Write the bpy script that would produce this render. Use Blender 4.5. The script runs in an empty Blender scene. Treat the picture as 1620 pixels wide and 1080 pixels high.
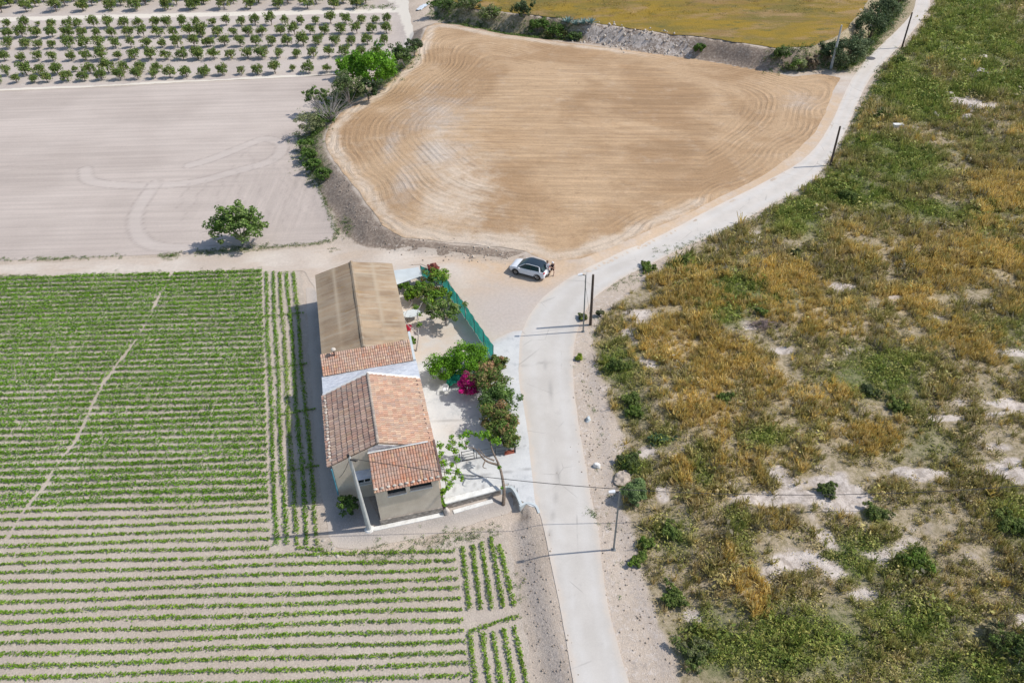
import bpy, math, random
import numpy as np
from mathutils import Vector, Matrix

C = bpy.context.scene.collection
scene = bpy.context.scene

# ------------------------------------------------------------------ camera
CAM_H = 46.0
F_PX, CX, CY = 1208.0, 810.0, 540.0            # calibrated on the 1620x1080 photograph
_dn = np.array([42.0, 1440.0, F_PX]); _dn /= np.linalg.norm(_dn)
_up = -_dn
_fy = np.array([0, 0, 1.0]); _fy = _fy - _up * (_fy @ _up); _fy /= np.linalg.norm(_fy)
_fx = np.cross(_fy, _up)
RW = np.array([_fx, _fy, _up])                 # world = RW @ (right, down, forward)
cam_data = bpy.data.cameras.new('camera'); cam = bpy.data.objects.new('camera', cam_data); C.objects.link(cam)
cam_data.sensor_fit = 'HORIZONTAL'; cam_data.sensor_width = 36.0; cam_data.lens = F_PX / 1620.0 * 36.0
cam_data.clip_start = 0.5; cam_data.clip_end = 3000.0
_r = RW @ np.array([1, 0, 0.]); _u = RW @ np.array([0, -1, 0.]); _b = RW @ np.array([0, 0, -1.])
cam.matrix_world = Matrix(((_r[0], _u[0], _b[0], 0), (_r[1], _u[1], _b[1], 0), (_r[2], _u[2], _b[2], CAM_H), (0, 0, 0, 1)))
scene.camera = cam

# ------------------------------------------------------------------ light
SUN_EL, SUN_DIR = math.radians(48.5), math.radians(4.0)      # elevation; direction from +X towards +Y
world = bpy.data.worlds.new('World'); scene.world = world; world.use_nodes = True
wn = world.node_tree; bg = wn.nodes['Background']
sky = wn.nodes.new('ShaderNodeTexSky'); sky.sky_type = 'NISHITA'; sky.sun_disc = False
sky.sun_elevation = SUN_EL; sky.sun_rotation = math.radians(90) - SUN_DIR
wn.links.new(sky.outputs[0], bg.inputs[0]); bg.inputs[1].default_value = 0.15
sl = bpy.data.lights.new('sun', 'SUN'); sl.energy = 4.0; sl.angle = math.radians(0.6); sl.color = (1.0, 0.955, 0.89)
sun = bpy.data.objects.new('sun', sl); C.objects.link(sun)
sv = Vector((math.cos(SUN_EL) * math.cos(SUN_DIR), math.cos(SUN_EL) * math.sin(SUN_DIR), math.sin(SUN_EL)))
sun.rotation_euler = sv.to_track_quat('Z', 'Y').to_euler(); sun.location = (40, 60, 60)
vs = scene.view_settings; vs.view_transform = 'Standard'; vs.look = 'None'; vs.gamma = 1.0; vs.use_curve_mapping = False
vs.exposure = 0.0

# ------------------------------------------------------------------ helpers
def ray(x, y):
    return RW @ np.array([x - CX, y - CY, F_PX])
def at(x, y, z=0.0):
    """point on the level z seen at pixel (x, y) of the photograph"""
    d = ray(x, y); t = (CAM_H - z) / -d[2]
    return d[:2] * t
def ats(pts, z=0.0):
    return np.array([at(px, py, z) for px, py in pts])
def top_z(xb, yb, xt, yt, zb=0.0):
    b = at(xb, yb, zb); d = ray(xt, yt)
    return CAM_H + d[2] * math.hypot(*b) / math.hypot(d[0], d[1])
def ppm(P):
    q = np.array([P[0], P[1], (P[2] if len(P) > 2 else 0) - CAM_H]); return F_PX / (RW.T @ q)[2]

def vnoise(X, Y, s, seed=0):
    X = np.asarray(X, float) / s + 1000.5; Y = np.asarray(Y, float) / s + 1000.5
    xi = np.floor(X).astype(np.int64); yi = np.floor(Y).astype(np.int64); fx = X - xi; fy = Y - yi
    fx = fx * fx * (3 - 2 * fx); fy = fy * fy * (3 - 2 * fy)
    def h(a, b):
        n = (a * 374761393 + b * 668265263 + seed * 362437) & 0x7fffffff
        n = ((n ^ (n >> 13)) * 1274126177) & 0x7fffffff
        return ((n ^ (n >> 16)) & 0xffff) / 65535.0
    return (h(xi, yi) * (1 - fx) + h(xi + 1, yi) * fx) * (1 - fy) + (h(xi, yi + 1) * (1 - fx) + h(xi + 1, yi + 1) * fx) * fy
def fnoise(X, Y, s, seed=0, o=3):
    r = 0; a = 1; t = 0
    for i in range(o):
        r = r + a * vnoise(X, Y, s / 2 ** i, seed + i * 17); t += a; a *= 0.5
    return r / t
def sstep(a, b, x):
    t = np.clip((x - a) / (b - a), 0, 1); return t * t * (3 - 2 * t)
def sdpoly(X, Y, P):
    """signed distance, positive inside"""
    X = np.asarray(X, float); Y = np.asarray(Y, float)
    d = np.full(X.shape, 1e9); inside = np.zeros(X.shape, bool); n = len(P)
    for i in range(n):
        ax, ay = P[i]; bx, by = P[(i + 1) % n]
        ex, ey = bx - ax, by - ay; L = ex * ex + ey * ey + 1e-12
        t = np.clip(((X - ax) * ex + (Y - ay) * ey) / L, 0, 1)
        d = np.minimum(d, (X - ax - t * ex) ** 2 + (Y - ay - t * ey) ** 2)
        c = ((ay > Y) != (by > Y)) & (X < (bx - ax) * (Y - ay) / (by - ay + 1e-12) + ax)
        inside ^= c
    d = np.sqrt(d); return np.where(inside, d, -d)
def dline(X, Y, P):
    X = np.asarray(X, float); Y = np.asarray(Y, float); d = np.full(X.shape, 1e9)
    for i in range(len(P) - 1):
        ax, ay = P[i]; bx, by = P[i + 1]
        ex, ey = bx - ax, by - ay; L = ex * ex + ey * ey + 1e-12
        t = np.clip(((X - ax) * ex + (Y - ay) * ey) / L, 0, 1)
        d = np.minimum(d, (X - ax - t * ex) ** 2 + (Y - ay - t * ey) ** 2)
    return np.sqrt(d)
def smooth(P, n=6, closed=False):
    P = [np.array(p, float) for p in P]; out = []; m = len(P)
    for i in range(m if closed else m - 1):
        p0 = P[(i - 1) % m] if closed or i > 0 else 2 * P[0] - P[1]
        p1 = P[i]; p2 = P[(i + 1) % m]
        p3 = P[(i + 2) % m] if closed or i + 2 < m else 2 * P[-1] - P[-2]
        for k in range(n):
            t = k / n
            out.append(0.5 * ((2 * p1) + (p2 - p0) * t + (2 * p0 - 5 * p1 + 4 * p2 - p3) * t * t + (3 * p1 - p0 - 3 * p2 + p3) * t ** 3))
    if not closed: out.append(P[-1])
    return np.array(out)

# ------------------------------------------------------------------ materials
class NT:
    def __init__(s, name):
        s.m = bpy.data.materials.new(name); s.m.use_nodes = True; s.t = s.m.node_tree
        s.b = s.t.nodes['Principled BSDF']; s.out = s.t.nodes['Material Output']
        s.b.inputs['Specular IOR Level'].default_value = 0.25
        s.tc = None
    def n(s, kind, **kw):
        nd = s.t.nodes.new('ShaderNode' + kind)
        for k, v in kw.items(): setattr(nd, k, v)
        return nd
    def put(s, sock, v):
        if isinstance(v, bpy.types.NodeSocket): s.t.links.new(v, sock)
        elif isinstance(v, (tuple, list)) and len(v) == 3 and sock.type == 'RGBA': sock.default_value = (*v, 1)
        else: sock.default_value = v
    def pos(s):
        if not s.tc: s.tc = s.n('TexCoord')
        return s.tc.outputs['Object']
    def map(s, scale=(1, 1, 1), rot=(0, 0, 0), loc=(0, 0, 0), vec=None):
        m = s.n('Mapping'); s.put(m.inputs[0], vec or s.pos()); m.inputs['Scale'].default_value = scale
        m.inputs['Rotation'].default_value = rot; m.inputs['Location'].default_value = loc; return m.outputs[0]
    def noise(s, scale, detail=4, rough=0.55, vec=None, dist=0):
        m = s.n('TexNoise'); s.put(m.inputs['Vector'], vec or s.pos()); m.inputs['Scale'].default_value = scale
        m.inputs['Detail'].default_value = detail; m.inputs['Roughness'].default_value = rough; m.inputs['Distortion'].default_value = dist
        return m.outputs[0]
    def voro(s, scale, vec=None, out='Distance', feature='F1'):
        m = s.n('TexVoronoi', feature=feature); s.put(m.inputs['Vector'], vec or s.pos()); m.inputs['Scale'].default_value = scale; return m.outputs[out]
    def attr(s, name, col=False):
        a = s.n('Attribute', attribute_name=name); return a.outputs['Color' if col else 'Fac']
    def math(s, op, a, b=0.0, c=None, clamp=False):
        m = s.n('Math', operation=op, use_clamp=clamp); s.put(m.inputs[0], a); s.put(m.inputs[1], b)
        if c is not None: s.put(m.inputs[2], c)
        return m.outputs[0]
    def ramp(s, f, a, b, lo=0.0, hi=1.0, smooth=True):
        m = s.n('MapRange', interpolation_type='SMOOTHSTEP' if smooth else 'LINEAR'); s.put(m.inputs[0], f)
        m.inputs[1].default_value = a; m.inputs[2].default_value = b; m.inputs[3].default_value = lo; m.inputs[4].default_value = hi
        return m.outputs[0]
    def mix(s, f, a, b, mode='MIX'):
        m = s.n('Mix', data_type='RGBA', blend_type=mode); s.put(m.inputs[0], f); s.put(m.inputs[6], a); s.put(m.inputs[7], b); return m.outputs[2]
    def scale(s, col, f):
        """multiply a colour by a grey factor"""
        g = s.n('CombineColor'); [s.put(g.inputs[i], f) for i in range(3)]
        return s.mix(1.0, col, g.outputs[0], 'MULTIPLY')
    def bump(s, h, strength=0.5, dist=0.05):
        m = s.n('Bump'); m.inputs['Strength'].default_value = strength; m.inputs['Distance'].default_value = dist
        s.put(m.inputs['Height'], h); s.put(s.b.inputs['Normal'], m.outputs[0])
    def done(s, col, rough=0.85, metal=0.0):
        s.put(s.b.inputs['Base Color'], col); s.put(s.b.inputs['Roughness'], rough); s.b.inputs['Metallic'].default_value = metal
        return s.m

def mat_plain(name, col, rough=0.6, metal=0.0, var=0.12, sc=3.0, bump=0.0, spec=0.25):
    k = NT(name); c = k.scale(col, k.ramp(k.noise(sc, 5), 0.25, 0.75, 1 - var, 1 + var))
    k.b.inputs['Specular IOR Level'].default_value = spec
    if bump: k.bump(k.noise(sc * 8, 4), bump, 0.02)
    return k.done(c, rough, metal)

def mat_leaf(name, trans=0.3, var=0.25, tint=(1.45, 1.42, 0.98)):
    k = NT(name); c = k.mix(1.0, k.attr('col', True), tint, 'MULTIPLY')
    c = k.scale(c, k.ramp(k.noise(5.0, 3), 0.3, 0.7, 1 - var, 1 + var))
    k.done(c, 0.6); k.b.inputs['Specular IOR Level'].default_value = 0.2
    tr = k.n('BsdfTranslucent'); k.put(tr.inputs[0], c); ms = k.n('MixShader'); ms.inputs[0].default_value = trans
    k.t.links.new(k.b.outputs[0], ms.inputs[1]); k.t.links.new(tr.outputs[0], ms.inputs[2]); k.t.links.new(ms.outputs[0], k.out.inputs[0])
    return k.m

def soil(k, a, b, pale, s1=0.25, s2=2.2):
    """crumbly earth: broad drift, clods, pale specks"""
    c = k.mix(k.ramp(k.noise(s1, 5), 0.35, 0.68), a, b)
    c = k.mix(k.ramp(k.noise(s2, 6, 0.7), 0.5, 0.75, 0, 0.6), c, pale)
    c = k.scale(c, k.ramp(k.noise(9.0, 4, 0.75), 0.3, 0.72, 0.84, 1.12))
    return c

def m_ground():
    k = NT('earth')
    c = soil(k, (0.56, 0.465, 0.375), (0.47, 0.385, 0.305), (0.65, 0.56, 0.47))
    n = k.noise(0.9, 6, 0.65); n2 = k.noise(3.2, 5, 0.7)
    bank = k.ramp(k.math('ADD', k.attr('steep'), k.math('MULTIPLY', n, 0.5)), 0.42, 0.72)
    bc = k.mix(k.ramp(n2, 0.4, 0.65), (0.255, 0.195, 0.15), (0.40, 0.32, 0.25))
    bc = k.mix(k.ramp(k.voro(2.6), 0.0, 0.22, 0.55, 0), bc, (0.50, 0.44, 0.38))
    c = k.mix(bank, c, bc)
    ch = k.ramp(k.math('ADD', k.math('MULTIPLY', k.attr('chalk'), 0.62), k.math('MULTIPLY', k.math('ADD', k.noise(0.8, 8, 0.8), n2), 1.05)), 1.22, 1.52)
    cc = k.mix(k.ramp(k.noise(1.4, 6, 0.75), 0.36, 0.60), (0.38, 0.32, 0.27), (0.66, 0.58, 0.51))
    c = k.mix(ch, c, cc)
    dk = k.ramp(k.math('ADD', k.attr('dark'), k.math('MULTIPLY', n2, 0.5)), 0.45, 0.95, 0, 0.75)
    dc = k.mix(k.ramp(k.noise(6.0, 5, 0.8), 0.42, 0.6), (0.30, 0.26, 0.235), (0.50, 0.435, 0.38))
    c = k.mix(dk, c, dc)
    cov = k.ramp(k.math('ADD', k.attr('cover'), k.math('MULTIPLY', k.math('ADD', n, n2), 0.55)), 0.72, 1.12)
    gc = k.mix(k.ramp(n2, 0.33, 0.66), (0.235, 0.195, 0.105), (0.46, 0.375, 0.265))
    gg = k.mix(k.ramp(n2, 0.3, 0.7), (0.38, 0.28, 0.13), (0.54, 0.43, 0.27))
    gv = k.mix(k.ramp(n2, 0.3, 0.7), (0.105, 0.13, 0.045), (0.27, 0.25, 0.13))
    gc = k.mix(k.attr('gold'), gc, gg); gc = k.mix(k.attr('green'), gc, gv)
    c = k.mix(cov, c, gc)
    k.bump(k.math('ADD', n2, k.noise(11, 5, 0.7)), 0.6, 0.12)
    return k.done(c, 0.95)

def m_crop_soil():
    k = NT('crop_soil')
    c = soil(k, (0.50, 0.42, 0.345), (0.56, 0.48, 0.40), (0.68, 0.60, 0.49), 0.15, 2.6)
    c = k.mix(k.ramp(k.noise(0.5, 4), 0.5, 0.7, 0, 0.4), c, (0.44, 0.365, 0.32))
    k.bump(k.noise(7, 6, 0.75), 0.8, 0.12)
    return k.done(c, 0.95)
def m_harrow():
    k = NT('harrowed_soil')
    c = k.mix(k.ramp(k.noise(0.06, 3), 0.35, 0.65), (0.445, 0.378, 0.33), (0.515, 0.442, 0.388))
    st = k.noise(1.0, 5, 0.6, vec=k.map((0.05, 1.5, 1), rot=(0, 0, 0.03)))
    cu = k.attr('curve')
    sv_ = k.noise(1.0, 4, 0.6, vec=k.map((1.4, 0.08, 1), rot=(0, 0, -0.25)))
    st = k.math('ADD', k.math('MULTIPLY', st, k.math('SUBTRACT', 1.0, cu)), k.math('MULTIPLY', sv_, cu))
    c = k.scale(c, k.ramp(st, 0.36, 0.66, 0.93, 1.06))
    c = k.scale(c, k.ramp(k.noise(6, 5, 0.7), 0.3, 0.7, 0.95, 1.05))
    trk = k.attr('trk'); c = k.mix(k.math('MULTIPLY', trk, 0.4), c, (0.54, 0.475, 0.425))
    c = k.mix(k.math('MULTIPLY', k.attr('rut'), k.ramp(k.noise(1.5, 4), 0.3, 0.6, 0.1, 0.6)), c, (0.31, 0.26, 0.23))
    k.bump(k.math('ADD', k.math('MULTIPLY', st, 1.5), k.noise(8, 5, 0.7)), 0.35, 0.08)
    return k.done(c, 0.95)
def m_orchard():
    k = NT('orchard_soil')
    c = soil(k, (0.47, 0.405, 0.36), (0.53, 0.46, 0.405), (0.60, 0.54, 0.47), 0.1, 0.8)
    c = k.mix(k.ramp(k.math('ADD', k.attr('pale'), k.math('MULTIPLY', k.noise(1.0, 4), 0.5)), 0.55, 0.8), c, (0.68, 0.62, 0.53))
    return k.done(c, 0.95)
def m_plough():
    k = NT('ploughed_soil')
    warp = k.noise(0.16, 4, 0.6)
    c = k.mix(k.ramp(k.noise(0.07, 5, 0.6, dist=0.6), 0.36, 0.62), (0.375, 0.24, 0.132), (0.495, 0.34, 0.205))
    pale = k.ramp(k.math('ADD', k.math('MULTIPLY', k.attr('pale'), 0.7), k.math('MULTIPLY', k.noise(0.35, 7, 0.7), 1.5)), 0.75, 1.55)
    c = k.mix(pale, c, (0.58, 0.47, 0.36))
    grey = k.ramp(k.math('ADD', k.math('MULTIPLY', k.attr('grey'), 0.75), k.math('MULTIPLY', k.noise(0.3, 8, 0.75), 1.6)), 1.0, 1.9, 0, 0.7)
    c = k.mix(grey, c, (0.50, 0.44, 0.385))
    d = k.math('ADD', k.attr('fur'), k.math('MULTIPLY', warp, 0.9))
    cv = k.n('CombineXYZ'); k.put(cv.inputs[0], k.math('MULTIPLY', d, 1.7)); k.put(cv.inputs[1], k.noise(0.05, 2))
    rn = k.ramp(k.noise(1.0, 5, 0.7, vec=cv.outputs[0]), 0.3, 0.7, -1.1, 1.1)
    w1 = k.math('ADD', k.math('MULTIPLY', k.math('SINE', k.math('MULTIPLY', d, 9.5)), 0.55), rn)
    ring = k.math('MULTIPLY', w1, k.ramp(k.noise(0.3, 4), 0.32, 0.66, 0.2, 1.0))
    st = k.noise(1.0, 6, 0.62, vec=k.map((0.09, 1.5, 1), rot=(0, 0, 0.07)))
    head = k.attr('head')
    hr = k.math('ADD', k.math('MULTIPLY', k.math('MULTIPLY', ring, 0.105), head), k.math('MULTIPLY', k.ramp(st, 0.30, 0.70, -0.13, 0.13), k.math('SUBTRACT', 1.15, head)))
    c = k.scale(c, k.math('ADD', 1.0, hr))
    c = k.mix(k.ramp(k.noise(1.3, 7, 0.85, vec=k.map((0.5, 1, 1))), 0.52, 0.72, 0, 0.75), c, (0.25, 0.16, 0.09))
    c = k.mix(k.ramp(k.noise(3.1, 6, 0.85), 0.60, 0.72, 0, 0.5), c, (0.60, 0.48, 0.35))
    c = k.scale(c, k.ramp(k.noise(5, 6, 0.8), 0.3, 0.7, 0.84, 1.12))
    k.bump(k.math('ADD', k.math('MULTIPLY', hr, 6), k.noise(4, 5, 0.7)), 0.6, 0.12)
    return k.done(c, 0.95)
def m_meadow():
    k = NT('meadow_grass')
    v = k.map((0.5, 1.0, 1))
    c = k.mix(k.ramp(k.noise(0.16, 5, 0.65, vec=v, dist=0.5), 0.38, 0.62), (0.285, 0.185, 0.022), (0.18, 0.14, 0.032))
    c = k.mix(k.ramp(k.noise(0.22, 6, 0.7, vec=k.map((0.5, 1, 1), loc=(9, 4, 0))), 0.50, 0.66, 0, 0.85), c, (0.33, 0.215, 0.10))
    c = k.mix(k.ramp(k.noise(0.6, 5, 0.7, vec=k.map((0.5, 1, 1), loc=(3, 14, 0))), 0.56, 0.68, 0, 0.85), c, (0.11, 0.11, 0.035))
    c = k.mix(k.ramp(k.noise(0.12, 6, 0.75, vec=k.map((0.4, 1, 1), loc=(51, 20, 0))), 0.48, 0.64, 0, 0.75), c, (0.25, 0.15, 0.06))
    c = k.mix(k.ramp(k.noise(0.35, 6, 0.75, vec=k.map((0.5, 1, 1), loc=(31, 2, 0))), 0.66, 0.74, 0, 0.8), c, (0.55, 0.45, 0.32))
    k.bump(k.noise(2.5, 5, 0.7), 0.7, 0.25)
    return k.done(c, 0.95)
def m_track():
    k = NT('dirt_track')
    c = k.mix(k.ramp(k.noise(0.14, 5, 0.6), 0.35, 0.65), (0.50, 0.42, 0.35), (0.60, 0.53, 0.455))
    c = k.mix(k.ramp(k.noise(0.3, 6, 0.7, vec=k.map((0.35, 1.2, 1))), 0.45, 0.7, 0, 0.75), c, (0.49, 0.375, 0.28))
    c = k.mix(k.math('MULTIPLY', k.attr('grey'), 0.8), c, (0.48, 0.42, 0.375))
    c = k.mix(k.math('MULTIPLY', k.attr('tan'), k.ramp(k.noise(0.6, 4), 0.25, 0.6, 0.3, 1.0)), c, (0.56, 0.40, 0.255))
    c = k.mix(k.ramp(k.attr('edge'), 0.0, 1.1, 0.6, 0), c, (0.52, 0.44, 0.36))
    c = k.scale(c, k.ramp(k.noise(3.5, 6, 0.75), 0.3, 0.7, 0.92, 1.07))
    k.bump(k.noise(5, 6, 0.75), 0.35, 0.06)
    return k.done(c, 0.95)
def m_gravel():
    k = NT('gravel')
    c = k.mix(k.ramp(k.noise(0.4, 5), 0.35, 0.65), (0.40, 0.36, 0.325), (0.48, 0.43, 0.39))
    c = k.scale(c, k.ramp(k.voro(7.0), 0.0, 0.5, 1.12, 0.86)); c = k.scale(c, k.ramp(k.noise(12, 4, 0.8), 0.3, 0.7, 0.85, 1.12))
    c = k.mix(k.ramp(k.attr('edge'), 0.0, 1.2, 0.7, 0), c, (0.55, 0.47, 0.39))
    k.bump(k.voro(7.0), 0.4, 0.04)
    return k.done(c, 0.95)
def m_concrete_road():
    k = NT('road_concrete')
    c = k.mix(k.ramp(k.noise(0.25, 5, 0.6), 0.35, 0.68), (0.505, 0.468, 0.42), (0.57, 0.532, 0.482))
    e = k.attr('edge')
    c = k.mix(k.ramp(k.math('ADD', e, k.math('MULTIPLY', k.noise(1.2, 5), 0.9)), 0.35, 1.0, 0.75, 0), c, (0.60, 0.51, 0.42))
    c = k.mix(k.math('MULTIPLY', k.attr('far'), k.ramp(k.noise(0.5, 5, 0.7), 0.3, 0.7, 0.2, 0.8)), c, (0.63, 0.565, 0.50))
    c = k.mix(k.math('MULTIPLY', k.attr('wheel'), k.ramp(k.noise(0.8, 4), 0.3, 0.6, 0.15, 0.5)), c, (0.60, 0.575, 0.54))
    c = k.mix(k.math('MULTIPLY', k.attr('seam'), k.ramp(k.noise(1.0, 4), 0.3, 0.6, 0.45, 0.8)), c, (0.36, 0.335, 0.305))
    c = k.mix(k.ramp(k.noise(0.7, 7, 0.8), 0.55, 0.74, 0, 0.5), c, (0.42, 0.39, 0.355))
    ck = k.voro(0.22, vec=k.map((1, 1, 1)), feature='DISTANCE_TO_EDGE'); c = k.mix(k.math('MULTIPLY', k.ramp(ck, 0.0, 0.012, 1, 0), k.ramp(k.noise(0.3, 3), 0.45, 0.6, 0, 0.55)), c, (0.30, 0.28, 0.25))
    c = k.scale(c, k.ramp(k.noise(14, 4, 0.7), 0.3, 0.7, 0.96, 1.03))
    k.bump(k.noise(20, 4), 0.15, 0.02)
    return k.done(c, 0.9)
def m_apron():
    k = NT('poured_concrete')
    c = k.mix(k.ramp(k.noise(0.35, 5, 0.65), 0.35, 0.65), (0.53, 0.53, 0.52), (0.615, 0.61, 0.59))
    c = k.mix(k.ramp(k.noise(0.9, 6, 0.75), 0.50, 0.70, 0, 0.75), c, (0.40, 0.41, 0.41))
    c = k.mix(k.math('MULTIPLY', k.attr('joint'), 0.7), c, (0.28, 0.27, 0.26))
    c = k.mix(k.math('MULTIPLY', k.attr('soil'), k.ramp(k.noise(0.7, 5), 0.25, 0.6, 0.4, 1.0)), c, (0.55, 0.47, 0.39))
    c = k.scale(c, k.ramp(k.noise(10, 4, 0.7), 0.3, 0.7, 0.95, 1.04))
    k.bump(k.noise(15, 4), 0.15, 0.02)
    return k.done(c, 0.85)
def m_corrugated():
    k = NT('weathered_fibre_cement')
    c = k.mix(k.ramp(k.noise(0.5, 5, 0.6), 0.35, 0.65), (0.31, 0.225, 0.15), (0.41, 0.31, 0.21))
    c = k.mix(k.ramp(k.noise(1.0, 5, 0.6, vec=k.map((0.25, 3.0, 1))), 0.42, 0.7, 0, 0.8), c, (0.44, 0.37, 0.28))
    c = k.mix(k.ramp(k.noise(1.2, 6, 0.7, vec=k.map((0.5, 2, 1), loc=(5, 5, 5))), 0.56, 0.72, 0, 0.7), c, (0.36, 0.23, 0.09))
    c = k.mix(k.ramp(k.noise(2.2, 6, 0.8), 0.6, 0.75, 0, 0.6), c, (0.17, 0.14, 0.12))
    c = k.scale(c, k.ramp(k.attr('sheet'), 0, 1, 0.80, 1.12))  # random tone per sheet, plus the west slope's painted shade
    c = k.mix(k.math('MULTIPLY', k.attr('lap'), 0.75), c, (0.46, 0.38, 0.28))
    return k.done(c, 0.9)
def m_tile(name='roof_tile'):
    k = NT(name); c = k.attr('col', True)
    c = k.mix(k.ramp(k.noise(1.1, 6, 0.75), 0.55, 0.74, 0, 0.5), c, (0.20, 0.17, 0.15))
    c = k.mix(k.ramp(k.noise(0.7, 7, 0.8, vec=k.map((1, 1, 1), loc=(7, 3, 1))), 0.46, 0.68, 0.08, 0.6), c, (0.50, 0.41, 0.33))
    c = k.scale(c, k.ramp(k.noise(12, 4, 0.7), 0.3, 0.7, 0.85, 1.12))
    return k.done(c, 0.85)
def m_render_wall():
    k = NT('cement_render')
    c = k.mix(k.ramp(k.noise(0.9, 6, 0.65), 0.35, 0.68), (0.64, 0.54, 0.43), (0.74, 0.64, 0.52))
    c = k.mix(k.ramp(k.noise(2.4, 6, 0.75), 0.56, 0.74, 0, 0.5), c, (0.42, 0.36, 0.30))
    c = k.scale(c, k.ramp(k.noise(14, 4), 0.3, 0.7, 0.94, 1.05))
    k.bump(k.noise(18, 5), 0.3, 0.02)
    return k.done(c, 0.92)
def m_stonewall():
    k = NT('rubble_masonry')
    v = k.voro(3.2, vec=k.map((1, 1, 1.6))); n = k.noise(2.5, 6, 0.7)
    c = k.mix(k.ramp(n, 0.35, 0.65), (0.30, 0.26, 0.225), (0.48, 0.42, 0.36))
    c = k.scale(c, k.ramp(v, 0.1, 0.6, 1.1, 0.72))
    k.bump(v, 0.6, 0.05)
    return k.done(c, 0.95)
def m_white():
    k = NT('whitewash')
    c = k.mix(k.ramp(k.noise(1.6, 6, 0.7), 0.42, 0.75), (0.76, 0.75, 0.71), (0.52, 0.49, 0.44))
    return k.done(c, 0.8)
def m_membrane():
    k = NT('aluminium_membrane')
    n = k.noise(2.2, 5, 0.6, vec=k.map((1, 2.2, 1), rot=(0, 0, 0.5)))
    c = k.mix(k.ramp(n, 0.35, 0.65), (0.54, 0.565, 0.60), (0.70, 0.715, 0.74))
    k.bump(n, 0.8, 0.08)
    return k.done(c, 0.42, 0.25)
def m_net():
    k = NT('green_shade_net')
    c = k.mix(k.ramp(k.noise(1.2, 4), 0.35, 0.65), (0.0, 0.20, 0.165), (0.004, 0.30, 0.245))
    k.done(c, 0.7); tr = k.n('BsdfTransparent'); tl = k.n('BsdfTranslucent'); k.put(tl.inputs[0], c)
    m1 = k.n('MixShader'); m1.inputs[0].default_value = 0.5; k.t.links.new(k.b.outputs[0], m1.inputs[1]); k.t.links.new(tl.outputs[0], m1.inputs[2])
    m2 = k.n('MixShader'); m2.inputs[0].default_value = 0.05; k.t.links.new(m1.outputs[0], m2.inputs[1]); k.t.links.new(tr.outputs[0], m2.inputs[2])
    k.t.links.new(m2.outputs[0], k.out.inputs[0]); return k.m
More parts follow.
